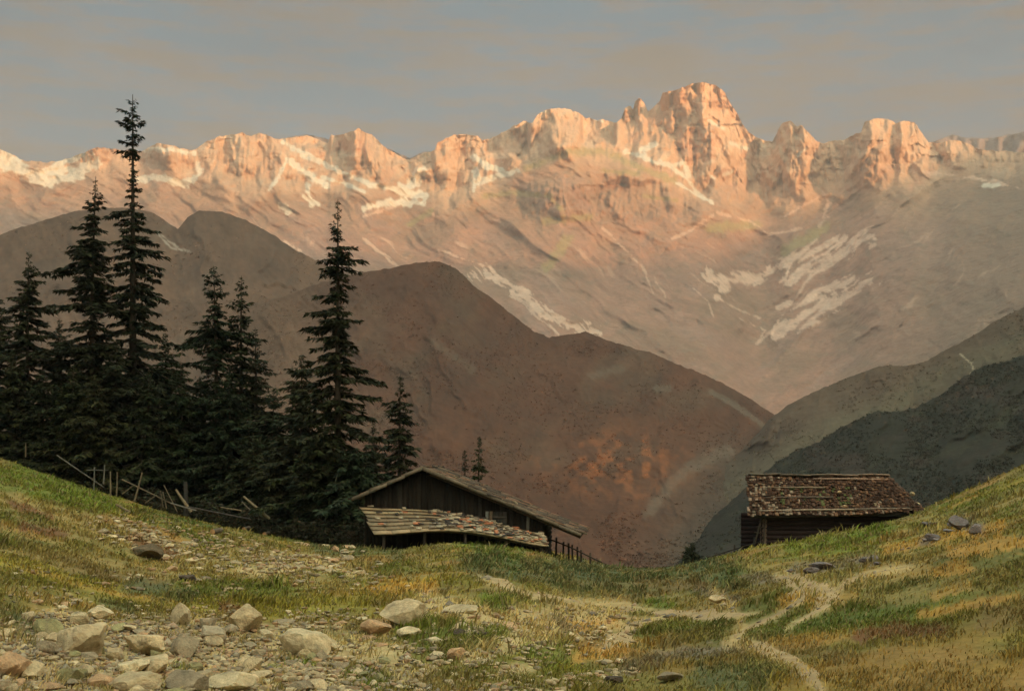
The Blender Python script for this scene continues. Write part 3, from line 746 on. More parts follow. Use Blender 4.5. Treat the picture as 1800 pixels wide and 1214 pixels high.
while n < 130:
    u = r_.uniform(-30, 560) if r_.random() < .75 else r_.uniform(500, 860); p = r_.uniform(1082, 1225)
    if p < 1085 + (u - 300) * .12: continue
    s = r_.choice((14, 16, 20, 24, 30, 36, 44)) * (.65 + (p - 1080) / 260)
    rock(u, p, s, s * r_.uniform(.55, .8), r_.choice(('pale', 'cream', 'pale', 'warm', 'cream', 'grey', 'moss', 'pale', 'grey')), L1, G1); n += 1
G2 = 'stones scattered over the slope'
L2 = 'small pale stone half sunk in grass on the upper left slope'
bands = [((180,925),(330,1000)),((300,985),(560,1030)),((420,985),(640,1000)),((60,1050),(180,1062)),((200,940),(420,990)),((560,950),(640,985))]
for k in range(80):
    (u0, p0), (u1, p1) = r_.choice(bands); t = r_.random()
    rock(u0 + (u1 - u0) * t + r_.gauss(0, 20), p0 + (p1 - p0) * t + r_.gauss(0, 9), r_.uniform(9, 26), r_.uniform(5, 12), r_.choice(('pale', 'cream', 'pale', 'grey', 'warm')), L2, G2)
for k in range(12):
    u0, p0 = ((1400, 1000), (1530, 985), (1690, 922), (1640, 948))[k % 4]
    rock(u0 + r_.gauss(0, 22), p0 + r_.gauss(0, 5), r_.uniform(14, 30), r_.uniform(8, 15), 'purple', 'small purplish rock showing through the turf of the right bank', 'purplish rocks of the right bank')
G3 = 'stones in the mid pasture'
L3 = 'small stone lying in turf between the two toned boulder and the footpath'
for k in range(35):
    rock(r_.uniform(600, 1120), r_.uniform(1075, 1205), r_.uniform(10, 34), r_.uniform(6, 14), r_.choice(('pale', 'cream', 'warm', 'grey', 'cream')), L3, G3)

# the rest of the broken stone, beyond the few hundred largest: one mass
def rubble(n):
    g = np.random.default_rng(88)
    base = []
    for k in range(5):
        bm = bmesh.new(); bmesh.ops.create_icosphere(bm, subdivisions=2, radius=1)
        c = np.array([v.co for v in bm.verts]); f = np.array([[v.index for v in q.verts] for q in bm.faces]); bm.free()
        for j in range(9):
            nn = g.normal(0, 1, 3); nn /= np.linalg.norm(nn); e = np.maximum(c @ nn - g.uniform(.4, .75), 0); c = c - e[:, None] * nn
        c[:, 2] *= .7; base.append((c, f))
    V = []; Fc = []; K = []; n0 = 0
    for i in range(n):
        q = g.random()
        if q < .5: u, p = g.uniform(-20, 640), g.uniform(1080, 1225)
        elif q < .74: u, p = g.uniform(500, 1120), g.uniform(1070, 1225)
        elif q < .8: u, p = g.uniform(-20, 420), g.uniform(1000, 1090)
        else:
            t = g.random(); u, p = 180 + 460 * t + g.normal(0, 30), 925 + 95 * t + g.normal(0, 12)
        if float(fbm(np.array(u / 45.), np.array(p / 22.), 89, 3)) < g.uniform(-.35, .15): continue
        gp = ground(u, p); d = gp.y; s_ = g.uniform(7, 19) * (.5 + max(p - 1000, 0) / 280) / F * d / 2 * (1.5 if p < 1040 else 1)
        c, f = base[g.integers(0, 5)]; a = g.uniform(0, 6.28); ca, sa = math.cos(a), math.sin(a)
        r3 = np.array([[ca, -sa, 0], [sa, ca, 0], [0, 0, 1]]); sc = np.array((g.uniform(.8, 1.6), g.uniform(.7, 1.1), g.uniform(.6, 1)))
        V.append((c * sc * s_) @ r3.T + np.array(gp) + (0, 0, s_ * .3)); Fc.append(f + n0); n0 += len(c)
        col = np.array([TINT['pale'], TINT['cream'], TINT['pale'], TINT['grey'], TINT['warm']][g.integers(0, 5)]) * g.uniform(.65, 1.15)
        K.append(np.repeat(col[None], len(c), 0))
    o = mesh_np('rubble', np.concatenate(V), [np.concatenate(Fc)], M_STONE, np.concatenate(K))
    tag(o, 'fist sized pale broken stones strewn thickly between the larger rocks', 'rubble', None, 'stuff')
rubble(5200)

# ------------------------------------------------------------------ spruces
def spruce_geo(seed, H, prof, dens=1.0, top_bare=None, dark=1.0, gap=.16, lean=0.0, base_h=.06):
    """prof: (fraction of height, crown radius left, right)"""
    r = random.Random(seed); nr = np.random.default_rng(seed)
    dm = r.uniform(.7, 1.5); hue = np.array((r.uniform(.8, 1.3), 1.0, r.uniform(.7, 1.2))) * r.uniform(.9, 1.25)
    bend = [r.uniform(-.012, .012) * H, r.uniform(-.012, .012) * H]
    def axis(h):
        t = h / H
        return np.array((bend[0] * math.sin(t * 3.1) + lean * t * H, bend[1] * math.sin(t * 2.6), h))
    tr = MB()
    r0 = H * .011 + .06
    hs = np.linspace(-.6, H, 18)
    tr.tube([axis(max(h, 0)) + np.array((0, 0, min(h, 0))) for h in hs], [r0 * max(1 - max(h, 0) / H, .03) ** .8 * (1.25 if h < .3 else 1) for h in hs], (.075, .058, .045), 8)
    pf = [q[0] for q in prof]; pl = [q[1] for q in prof]; pr = [q[2] for q in prof]
    o, d, L, S = [], [], [], []
    h = H * base_h
    branches = []
    while h < H * .992:
        t = h / H
        n = r.randint(5, 8) if t < .9 else 4
        a0 = r.uniform(0, 6.28)
        wl = r.uniform(.55, 1.18)
        for k in range(n):
            az = a0 + k * 6.283 / n + r.uniform(-.4, .4)
            cx = math.cos(az)
            Rm = np.interp(t, pf, pl) * (1 - cx) / 2 + np.interp(t, pf, pr) * (1 + cx) / 2
            if r.random() < gap: 
                if r.random() < .5: Rm *= .35
                else: continue
            Rm *= .55 + .85 * float(vnoise(np.array(az * 1.1 + seed), np.array(h * .75), seed))
            ln = max(Rm * 1.12 * wl * r.uniform(.5, 1.3), .10)
            branches.append((h + r.uniform(-.12, .12), az, ln, t))
        h += (.24 + .36 * (1 - t)) * r.uniform(.6, 1.5) * (H / 22) ** .5 / dens
    V = []; Cc = []
    def add_sprays(p, dirv, ln, wd, cols):
        # kites: base, two sides, tip
        up = np.array((0, 0, 1.))
        side = np.cross(dirv, up); side /= (np.linalg.norm(side, axis=1, keepdims=True) + 1e-6)
        rot = nr.uniform(-.9, .9, (len(p), 1))
        sd = side * np.cos(rot) + up * np.sin(rot)
        mid = p + dirv * ln[:, None] * .42
        V.append(np.stack([p, mid - sd * wd[:, None], p + dirv * ln[:, None] - up * ln[:, None] * .12, mid + sd * wd[:, None]], 1))
        Cc.append(np.repeat(cols[:, None, :], 4, 1))
    for (hb, az, ln, t) in branches:
        b0 = axis(hb)
        droop = (.10 + .42 * (1 - t)) * r.uniform(.6, 1.3) * dm if t < .88 else -.55
        out = np.array((math.cos(az), math.sin(az), 0.))
        n = max(int(ln / .075 * dens), 4)
        tt = np.sort(nr.random(n) ** .8)
        curve = -droop * tt + .26 * droop * tt ** 3
        pts = b0 + out * (tt * ln)[:, None] + np.array((0, 0, 1.)) * (curve * ln)[:, None]
        if ln > .5:
            tr.tube([b0, b0 + out * ln * .5 + np.array((0, 0, -droop * ln * .47)), b0 + out * ln * .9 + np.array((0, 0, (-droop * .9 + .26 * droop * .73) * ln))], [.012 + .012 * ln, .008 + .006 * ln, .005], (.06, .048, .038), 4)
        for rep in range(4):
            sgn = nr.choice((-1, 1), n)
            ang = az + sgn * nr.uniform(.2, 1.25, n)
            dv = np.stack([np.cos(ang), np.sin(ang), nr.uniform(-.75, .12, n)], -1)
            dv /= np.linalg.norm(dv, axis=1, keepdims=True)
            sl = nr.uniform(.20, .46, n) * (.5 + .5 * min(ln, 2) / 1.2) * (1.15 - .35 * tt) + .05
            g = nr.uniform(.6, 1.5, (n, 1)) * dark
            cols = np.array((.021, .0275, .0105)) * hue * g + np.array((.010, .008, .001)) * nr.random((n, 1)) * (nr.random((n, 1)) < .3)
            sl = sl * min(1, .35 + ln / .9)
            add_sprays(pts + nr.normal(0, .035, (n, 3)), dv, sl, sl * nr.uniform(.085, .17, n) + .012, cols)
    # leader shoot
    V = np.concatenate(V); Cc = np.concatenate(Cc)
    return tr, V.reshape(-1, 3), Cc.reshape(-1, 3)

def spruce(u, tip, base_p, d, prof, label, seed, group='spruces on the left slope', name='spruce_tree', **kw):
    """prof rows: (photo row, reach left, reach right) in photo pixels"""
    d = d + 6 + 16 * (1 - float(sstep(380, 620, np.array([u]))[0])) if u < 690 else d
    g = on(u, d)
    top = (HZ - tip) / F * d
    H = top - g.z
    rows = sorted([((HZ - p) / F * d - g.z, a * 1.12 / F * d, b * 1.12 / F * d) for p, a, b in prof])
    pr = [(max(h / H, 0), a, b) for h, a, b in rows]
    tr, V, C = spruce_geo(seed, H, pr, **kw)
    e = empty(name, g)
    tr.build('trunk', M_BARK, e)
    i0 = np.arange(len(V) // 4)[:, None] * 4
    mesh_np('crown', V, [i0 + np.array([[0, 1, 2, 3]])], M_NEEDLE, C, e)
    tag(e, label, 'tree', group)
    return e

spruce(233, 166, 885, 72, [(166,1,1),(190,7,8),(205,26,16),(230,22,32),(245,12,14),(262,20,14),(282,9,8),(300,7,12),(330,6,11),(345,22,10),(360,38,14),(385,28,22),(420,26,30),(455,42,40),(490,48,60),(530,52,75),(580,70,95),(620,80,105),(680,85,100),(760,90,100),(860,70,80)],
       'tallest spruce of all, its thin top reaching high above the mountain crest', 11, gap=.22, base_h=.09)
spruce(169, 310, 870, 70, [(310,1,1),(345,7,7),(360,16,12),(380,34,14),(405,20,26),(430,42,22),(460,56,30),(500,48,40),(520,60,45),(580,66,50),(650,70,60),(760,75,70),(860,60,60)],
       'dark broad spruce touching the left side of the tallest spruce', 12, gap=.2)
spruce(52, 442, 830, 71, [(442,1,1),(480,10,12),(510,16,14),(530,28,24),(560,38,30),(600,48,44),(680,55,55),(800,45,45)],
       'slim pointed spruce second from the left edge, well below its right neighbour', 13, gap=.24)
spruce(-6, 520, 815, 73, [(520,1,1),(560,22,18),(600,36,28),(700,50,40),(800,40,40)], 'spruce cut in half by the left edge of the picture', 14)
spruce(376, 468, 905, 70, [(468,1,1),(495,12,12),(520,20,14),(540,14,20),(565,30,24),(590,40,34),(640,40,38),(700,50,50),(800,55,55),(890,40,40)],
       'medium spruce in the gap right of the tallest, left one of a close pair', 15, gap=.2)
spruce(424, 484, 915, 72, [(484,1,1),(510,7,9),(540,14,12),(565,22,12),(600,16,20),(650,26,26),(720,34,34),(800,45,45),(900,40,40)],
       'slender spruce forming the right one of a close pair', 16, gap=.22)
spruce(448, 574, 915, 74, [(574,1,1),(610,8,9),(650,14,18),(700,22,26),(780,36,38),(880,36,36)], 'small narrow spruce leaning out right of the close pair', 17)
spruce(594, 350, 935, 69, [(350,1,1),(385,8,8),(400,12,14),(420,16,12),(440,18,34),(460,34,46),(490,26,28),(510,44,22),(545,52,20),(570,36,32),(590,54,44),(620,46,36),(640,68,60),(680,54,44),(720,66,52),(780,76,60),(840,80,66),(910,60,60)],
       'tall free standing spruce with ragged sides behind the barn roof end', 18, gap=.27)
spruce(530, 622, 940, 70, [(622,1,1),(650,16,12),(690,30,22),(740,40,36),(820,52,50),(920,45,45)], 'short dense spruce pressed against the left side of the ragged tall one', 19)
spruce(704, 655, 870, 80, [(655,1,1),(690,10,10),(710,18,14),(740,20,22),(780,26,28),(820,34,32),(860,26,26)], 'lone young spruce rising just above the ridge of the plank barn', 20, gap=.2)
spruce(656, 743, 880, 78, [(743,1,1),(770,8,9),(790,20,18),(820,30,28),(860,32,30)], 'smallest spruce, between the ragged tall one and the lone young one', 21)
spruce(843, 768, 905, 82, [(768,1,1),(790,6,6),(810,9,10),(840,9,9),(890,8,8)], 'slender spindly spruce behind the barn roof, taller of two', 22, base_h=.2)
spruce(817, 790, 905, 84, [(790,1,1),(810,4,4),(830,6,6),(860,6,5),(890,5,5)], 'slender spindly spruce behind the barn roof, shorter of two', 23, base_h=.2)
# the dense lower mass: shorter spruces standing between and behind
FILL = [(104,560,75,'spruce filling the gap left of the dark broad one'),(290,585,76,'shorter spruce behind the right branches of the tallest'),(318,640,69,'low dense spruce under the right side of the tallest'),(22,620,69,'low dense spruce near the left edge'),(206,600,69,'low dense spruce between the two tallest on the left'),(130,640,67,'low dense spruce below the dark broad one'),(262,650,68,'low bushy spruce in front of the tallest trunk'),(76,650,68,'low bushy spruce in front of the slim pointed one'),(402,650,68,'low bushy spruce in front of the close pair'),(352,660,72,'low spruce left of the close pair'),(480,682,72,'low spruce in the gap before the ragged tall one'),(570,730,67,'low bushy spruce in front of the ragged tall trunk'),(626,790,67,'low bushy spruce touching the left eave of the plank barn'),(505,760,68,'lowest spruce at the edge of the thicket near the log heap'),(-60,600,72,'spruce standing outside the left edge with branches reaching in'),(165,660,66,'low bushy spruce behind the broken fence'),(445,760,67,'low spruce shadowing the fallen poles')]
for i, (u, tip, d, lb) in enumerate(FILL):
    k = (900 - tip)
    spruce(u, tip, 900, d, [(tip,1,1),(tip + k * .12,14,14),(tip + k * .3,34,36),(tip + k * .5,58,56),(tip + k * .75,74,74),(tip + k,66,66)], lb, 40 + i, dens=.95, gap=.1, base_h=.02)
# dwarf conifers on the far edge of the pasture
for u, tip, d, lb, s in [(1209,962,79,'lower of two dwarf conifers at the dip of the pasture edge',71),(1217,955,77,'taller of two dwarf conifers at the dip of the pasture edge',72)]:
    spruce(u, tip, 990, d, [(tip,1,1),(tip + 12,6,6),(tip + 24,11,11),(tip + 40,12,12)], lb, s, group='dwarf conifers at the pasture edge', base_h=.02, gap=.05)

# ------------------------------------------------------------------ buildings
def sub(a, b): return np.array(a, float) - np.array(b, float)
def unit(v): v = np.array(v, float); return v / np.linalg.norm(v)
def shingles(mb, O, A, B, nA, nB, cols, rs, th=.018, over=1.5, jit=.3, sag=None, skip=0.0):
    """boards on the plane O + a*A + b*B (B runs up the slope); nA across, nB courses"""
    r = random.Random(rs)
    A = np.array(A, float); B = np.array(B, float); N = unit(np.cross(A, B))
    if N[2] < 0: N = -N
    uA, uB = unit(A), unit(B); la = np.linalg.norm(A) / nA; lb = np.linalg.norm(B) / nB
    for j in range(nB):
        a = r.uniform(-.5, .2)
        while a < nA - .35:
            w = r.uniform(.6, 1.5)
            if r.random() > skip:
                w2 = min(w, nA + .15 - a)
                am = (a + w2 / 2) * la; bm_ = (j + .5 + r.uniform(-jit, jit) * .4) * lb
                lift = .02 + r.uniform(0, .03) * (1 + jit)
                tilt = th * 1.2 + r.uniform(0, .03) * jit
                c = np.array(O, float) + uA * am + uB * bm_ + N * lift
                if sag: c = c + np.array((0, 0, 1.)) * sag(am / np.linalg.norm(A), bm_ / np.linalg.norm(B))
                sk = r.uniform(-.06, .06) * (1 + jit)
                ax = unit(uA + uB * sk); by = unit(uB - uA * sk - N * (tilt / lb))
                col = cols(am / np.linalg.norm(A), bm_ / np.linalg.norm(B), r)
                mb.box(c, ax * (w2 * la * .47), by * (lb * over * .5 * r.uniform(.85, 1.15)), N * th * r.uniform(.7, 1.6), col)
            a += w
def jit3(r, c, k=.25):
    f = 1 + r.uniform(-k, k); return tuple(x * f for x in c)

# ---- plank barn on the left, gable towards us
bd = 61.0
barn = empty('plank_barn', on(800, bd + 4))
tag(barn, 'old dark plank barn with low lopsided gable and a sagging lean-to roof in front', 'barn')
def L(p): return np.array(p, float) - np.array(barn.location)
Dp = 6.6                                     # depth of the barn
apex = np.array(wpt(743, 822, bd)); el = np.array(wpt(618, 876, bd)); er = np.array(wpt(1022, 938, bd))
back = np.array((0.6, Dp, 0.0))
r_ = random.Random(31)
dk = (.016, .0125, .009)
# front gable wall of upright planks
def roofline(x):
    if x < apex[0]: return apex[2] + (x - apex[0]) * (el[2] - apex[2]) / (el[0] - apex[0])
    return apex[2] + (x - apex[0]) * (er[2] - apex[2]) / (er[0] - apex[0])
xl = wpt(640, 0, bd)[0]; xr = wpt(957, 0, bd)[0]
w = MB(); x = xl; fy = bd + .45
while x < xr:
    pw_ = r_.uniform(.16, .28); x1 = min(x + pw_, xr)
    zt = min(roofline(x), roofline(x1)) - .12; zb = float(meadow_z(np.array([x]), np.array([fy]))[0]) - .9
    off = r_.uniform(-.012, .012)
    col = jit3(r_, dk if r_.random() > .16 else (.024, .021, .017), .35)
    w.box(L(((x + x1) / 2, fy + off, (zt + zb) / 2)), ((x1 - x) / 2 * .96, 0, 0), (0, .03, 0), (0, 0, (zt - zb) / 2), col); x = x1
w.build('gable_wall', M_WOOD, barn)
# long side walls and back wall (horizontal logs)
w = MB()
for xs_, zt in ((xl + .05, roofline(xl) - .15), (xr - .05, roofline(xr) - .15)):
    z = -6.5
    while z < zt:
        w.tube([L((xs_, fy + .15, z)), L((xs_ + .5, fy + Dp - .9, z))], .125, jit3(r_, (.05, .038, .03)), 8); z += .235
z = -6.5
while z < apex[2] - .3:
    zz = z
    xa = el[0] + (zz - el[2]) / (apex[2] - el[2]) * (apex[0] - el[0]) if zz > el[2] else xl
    xb = er[0] + (zz - er[2]) / (apex[2] - er[2]) * (apex[0] - er[0]) if zz > er[2] else xr
    xa = max(xa + .3, xl); xb = min(xb - .3, xr)
    if xb - xa > .5: w.tube([L((xa + .5, fy + Dp - .9, z)), L((xb + .5, fy + Dp - .9, z))], .125, jit3(r_, (.05, .038, .03)), 8)
    z += .235
w.build('log_wall', M_WOOD, barn)
# roof: two slopes of boards on rafters
def bcol(s, t, r):
    q = r.random()
    if q < .16: return jit3(r, (.28, .155, .10), .3)
    if q < .34: return jit3(r, (.21, .155, .105), .3)
    if q < .55: return jit3(r, (.12, .09, .065), .3)
    return jit3(r, (.085, .068, .056), .35)
rf = MB()
dn = np.array((0, 0, -.09))
for e_ in (el, er):
    s_ = apex - e_
    rf.poly_prism([L(e_), L(e_ + back), L(apex + back), L(apex)] if e_ is er else [L(e_), L(apex), L(apex + back), L(e_ + back)], dn, (.05, .04, .032))
rO = build = rf.build('roof', M_WOOD, barn)
sh = MB(); sh2 = MB()
shingles(sh, L(er), back, apex - er, 26, 15, bcol, 5, th=.022, jit=.55)
shingles(sh, L(el), back, apex - el, 26, 7, bcol, 6, th=.022, jit=.45)
sh.build('shingle', M_SHINGLE, rO)
# verge boards along the gable edge
vb = MB()
for e_ in (el, er):
    a = L(e_) + np.array((0, -.06, -.03)); b = L(apex) + np.array((0, -.06, -.03)); seg = 7 if e_ is er else 4
    for k in range(seg):
        t0, t1 = k / seg, (k + 1) / seg
        p0, p1 = a + (b - a) * t0, a + (b - a) * t1
        m_ = (p0 + p1) / 2 + np.array((0, r_.uniform(-.02, .0), r_.uniform(-.03, .03)))
        vb.box(m_, (p1 - p0) / 2 * .985, (0, .025, 0), (0, 0, .085), jit3(r_, (.17, .135, .10), .3))
vb.build('verge_board', M_WOOD, rO)
# rafter poles sticking out at the right eave
rp_ = MB()
for k in range(7):
    yy_ = .25 + k * (Dp - .5) / 6
    e2 = L(er) + back * (yy_ / Dp); a2 = L(apex) + back * (yy_ / Dp)
    rp_.tube([e2 + np.array((-.05, 0, -.17)), e2 + (a2 - e2) * .96 + np.array((0, 0, -.17))], .07, jit3(r_, (.08, .06, .045)), 7)
rp_.build('rafter', M_WOOD, barn)
# door with two leaning boards by it
dr = MB(); dx = wpt(860, 0, bd)[0]
for k in range(5): dr.box(L((dx + k * .19, fy - .05, -2.55)), (.09, 0, 0), (0, .02, 0), (0, 0, .62), jit3(r_, (.055, .05, .042), .3))
dr.box(L((dx + .38, fy - .085, -2.2)), (.46, 0, 0), (0, .014, 0), (0, 0, .05), (.09, .075, .06)); dr.box(L((dx + .38, fy - .085, -2.9)), (.46, 0, 0), (0, .014, 0), (0, 0, .05), (.09, .075, .06))
door = dr.build('door', M_WOOD, barn)
hb = MB(); hb.box(L((dx + .66, fy - .12, -2.55)), (.02, 0, 0), (0, .015, 0), (0, 0, .09), (.03, .03, .03)); hb.build('handle', M_WOOD, door)
for du, col in ((855, (.17, .165, .145)), (862, (.14, .10, .065)), (928, (.13, .12, .10))):
    pb = MB(); q = np.array(wpt(du, 0, bd)); pb.box(L((q[0], fy - .12, -2.6)), (.075, 0, 0), (0, .018, 0), (.03, .0, .70), col); pb.build('wall_post', M_WOOD, barn)
# lean-to roof in front of the gable: long boards left, shingle litter right
ly0 = fy - .12; ly1 = fy - 2.3
tl = np.array(wpt(636, 892, ly0)); trr = np.array(wpt(950, 938, ly0)); bl_ = np.array(wpt(664, 940, ly1)); br = np.array(wpt(962, 960, ly1))
def lean(s, t):
    """s along the eave, t up the slope; hump in the middle"""
    p = (bl_ * (1 - s) + br * s) * (1 - t) + (tl * (1 - s) + trr * s) * t
    hump = .42 * np.sin(np.pi * np.clip(s * 1.05, 0, 1)) ** 1.3 * (1 - .15 * t)
    return p + np.array((0, 0, hump))
lt = MB(); NB = 7; NS = 16
for j in range(NB):
    s = -.01 + r_.uniform(-.015, .015)
    while s < 1:
        s1 = min(s + r_.uniform(.22, .5), 1.01)
        t0 = j / NB; t1 = (j + 1.25) / NB
        col = jit3(r_, r_.choice(((.33, .245, .15), (.27, .205, .13), (.20, .155, .105), (.37, .285, .175))), .2)
        prev = None
        for k in range(4):
            a, b = s + (s1 - s) * k / 4, s + (s1 - s) * (k + 1) / 4
            lift = np.array((0, -.03, .03 + .008 * j))
            q = [lean(a, t0) + lift * 1.6, lean(b, t0) + lift * 1.6, lean(b, min(t1, 1)) + lift * .4, lean(a, min(t1, 1)) + lift * .4]
            lt.poly_prism([L(v) for v in q], (0, .01, -.045), col)
        s = s1
lit = lt
for k in range(330):
    s = min(max(r_.gauss(.62, .24), .05), 1.0); t = r_.random() ** (1.0)
    if s < .4 and r_.random() < .6: continue
    c = L(lean(s, t)) + np.array((0, -.05, .09 + r_.uniform(0, .04)))
    a = r_.uniform(-.5, .5); ax = np.array((math.cos(a), math.sin(a) * .7, r_.uniform(-.12, .12))); up_ = unit(lean(s, 1) - lean(s, 0))
    q = r_.random()
    col = (.42, .17, .09) if q < .17 else (.40, .33, .23) if q < .55 else (.24, .19, .14) if q < .82 else (.06, .05, .045)
    lit.box(c, ax * r_.uniform(.06, .17), unit(up_ + ax * r_.uniform(-.4, .4)) * r_.uniform(.05, .12), np.array((0, -.4, .9)) * .012, jit3(r_, col, .25))
lt.build('lean_to_roof', M_WOOD, barn)
lp = MB()
for s in (.04, .28, .52, .76, .97):
    q = lean(s, .06); zg = float(meadow_z(np.array([q[0]]), np.array([q[1]]))[0])
    lp.tube([L((q[0], q[1] + .12, zg - .3)), L((q[0], q[1] + .12, q[2] - .03))], .075, jit3(r_, (.06, .048, .038)), 8)
lp.tube([L(lean(s, .07) + np.array((0, .1, -.1))) for s in np.linspace(.01, .99, 12)], .06, (.065, .05, .04), 7)
lp.build('lean_to_post', M_WOOD, barn)

# ---- shingled hut on the right
hd = 58.6
hut = empty('shingled_hut', on(1440, hd + 2))
tag(hut, 'low log hut on the right with shaggy mossy shingle roof, half sunk in the bank', 'hut')
def Lh(p): return np.array(p, float) - np.array(hut.location)
e0 = np.array(wpt(1319, 907, hd)); e1 = np.array(wpt(1625, 901, hd)); r0_ = np.array(wpt(1315, 838, hd + 3.1)); r1_ = np.array(wpt(1562, 840, hd + 3.1))
b0_ = e0 + np.array((1.25, 6.2, 0)); b1_ = e1 + np.array((1.4, 6.2, 0))
hr = MB()
hr.poly_prism([Lh(e0), Lh(e1), Lh(r1_), Lh(r0_)], (0, 0, -.10), (.05, .04, .035))
hr.poly_prism([Lh(r0_), Lh(r1_), Lh(b1_), Lh(b0_)], (0, 0, -.10), (.05, .04, .035))
hr.poly_prism([Lh(e1), Lh(b1_), Lh(r1_)], (0, 0, -.10), (.05, .04, .035))
hroof = hr.build('roof', M_WOOD, hut)
def hcol(s, t, r):
    q = r.random()
    edge = max(0, 1 - s / .34) * .8 + max(0, 1 - t / .10) * .75 + max(0, (t - .92) / .08) * .6
    if t > .25 and t < .72 and .18 < s < .75 and r.random() < .12: return jit3(r, (.082, .088, .034), .35)
    if q < .02 + .40 * edge: return jit3(r, r.choice(((.24, .18, .13), (.20, .15, .11), (.27, .19, .14))), .3)
    if q < .22 + .4 * edge: return jit3(r, (.15, .082, .048), .3)
    return jit3(r, (.066, .036, .024), .4)
sh = MB()
# front slope, a trapezoid: courses shorten towards the hip
NC = 15
for j in range(NC):
    t0, t1 = j / NC, (j + 1) / NC
    A0 = e0 + (r0_ - e0) * t0; A1 = e1 + (r1_ - e1) * t0; Bv = (r0_ - e0) / NC
    rr = random.Random(100 + j); La = A1 - A0; ln = np.linalg.norm(La); a = rr.uniform(-.16, -.03); uA = La / ln; N = unit(np.cross(uA, Bv)); uB = unit(Bv); lb = np.linalg.norm(Bv)
    while a < ln:
        w_ = rr.uniform(.07, .19)
        if a + w_ > ln + .08: break
        col = hcol((a + w_ / 2) / ln, t0, rr)
        c = A0 + uA * (a + w_ / 2) + Bv * rr.uniform(.25, .75) + N * (.03 + rr.uniform(0, .05))
        c = c + np.array((0, 0, .05 * math.sin(a * 1.1 + j * .1)))
        sk = rr.uniform(-.12, .12)
        sh.box(Lh(c), unit(uA + uB * sk) * w_ * .48, unit(uB - N * rr.uniform(.06, .3)) * lb * rr.uniform(.75, 1.35), N * rr.uniform(.008, .018), col)
        a += w_
shingles(sh, Lh(r0_), r1_ - r0_, b0_ - r0_, 36, 9, hcol, 9, th=.02)
# hip end
for j in range(12):
    t0 = j / 12
    A0 = e1 + (r1_ - e1) * t0; A1 = b1_ + (r1_ - b1_) * t0; La = A1 - A0; ln = np.linalg.norm(La)
    if ln < .2: continue
    uA = La / ln; Bv = ((r1_ - e1) + (r1_ - b1_)) / 24; N = unit(np.cross(uA, Bv)); N = N if N[2] > 0 else -N; a = 0
    while a < ln - .1:
        w_ = r_.uniform(.12, .28)
        sh.box(Lh(A0 + uA * (a + w_ / 2) + Bv * .5 + N * (.03 + r_.uniform(0, .03))), uA * w_ * .48, unit(Bv - N * .04) * np.linalg.norm(Bv) * .85, N * .014, jit3(r_, (.17, .125, .10), .4)); a += w_
sh.build('shingle', M_SHINGLE, hroof)
rd = MB()
for k in range(9):
    t0, t1 = k / 9, (k + 1) / 9
    p0, p1 = Lh(r0_ + (r1_ - r0_) * t0), Lh(r0_ + (r1_ - r0_) * t1)
    rd.box((p0 + p1) / 2 + np.array((0, -.07, .11 + r_.uniform(-.03, .03))), (p1 - p0) / 2 * 1.05 + np.array((0, 0, r_.uniform(-.02, .02))), (0, .10, -.05), (0, .01, .02), jit3(r_, (.29, .21, .16) if k > 4 else (.22, .175, .135), .25))
rd.build('ridge_board', M_WOOD, hroof)
bt = MB()
for t0, s0, s1, c in ((.07, .05, .62, (.33, .26, .19)), (.07, .60, .93, (.22, .17, .13)), (.40, .1, .52, (.13, .10, .08)), (.66, .12, .5, (.22, .17, .12)), (.9, .45, .97, (.33, .22, .16))):
    p0 = e0 + (r0_ - e0) * t0; p1 = e1 + (r1_ - e1) * t0
    q0, q1 = p0 + (p1 - p0) * s0, p0 + (p1 - p0) * s1
    bt.tube([Lh(q0) + np.array((0, -.05, .11)), Lh((q0 + q1) / 2) + np.array((0, -.05, .12)), Lh(q1) + np.array((0, -.05, .10))], .042, c, 7)
bt.build('batten_pole', M_WOOD, hroof)
# log walls
wl = MB()
wy0 = hd + .55; wx0 = wpt(1343, 0, wy0)[0]; wx1 = wpt(1592, 0, wy0)[0]; wy1 = hd + 5.6
z = -4.4
while z < e0[2] - .05:
    c = jit3(r_, (.028, .018, .018), .35)
    wl.tube([Lh((wx0 - .16, wy0, z)), Lh((wx1 + .16, wy0, z))], .118, c, 9, (.14, .10, .08))
    wl.tube([Lh((wx0 - .16, wy1, z)), Lh((wx1 + .16, wy1, z))], .118, c, 9)
    if z < e0[2] - .2:
        wl.tube([Lh((wx0, wy0 - .16, z + .11)), Lh((wx0 + 1.0, wy1 + .16, z + .11))], .118, jit3(r_, (.050, .035, .032), .35), 9, (.14, .10, .08))
        wl.tube([Lh((wx1, wy0 - .16, z + .11)), Lh((wx1 + .9, wy1 + .16, z + .11))], .118, jit3(r_, (.050, .035, .032), .35), 9)
    z += .222
wl.build('log_wall', M_WOOD, hut)
gw = MB(); z = e0[2] - .02
while z < r0_[2] - .25:
    k = (z - e0[2]) / (r0_[2] - e0[2]); gw.box(Lh((wx0 + .55, e0[1] + .3 + (3.1 * k + 6.2 - 3.1 * k) / 2, z + .09)), (.04, 0, 0), (.5 * (1 - k), 2.85 * (1 - k), 0), (0, 0, .085), jit3(r_, (.05, .04, .036))); z += .18
gw.build('gable_board', M_WOOD, hut)
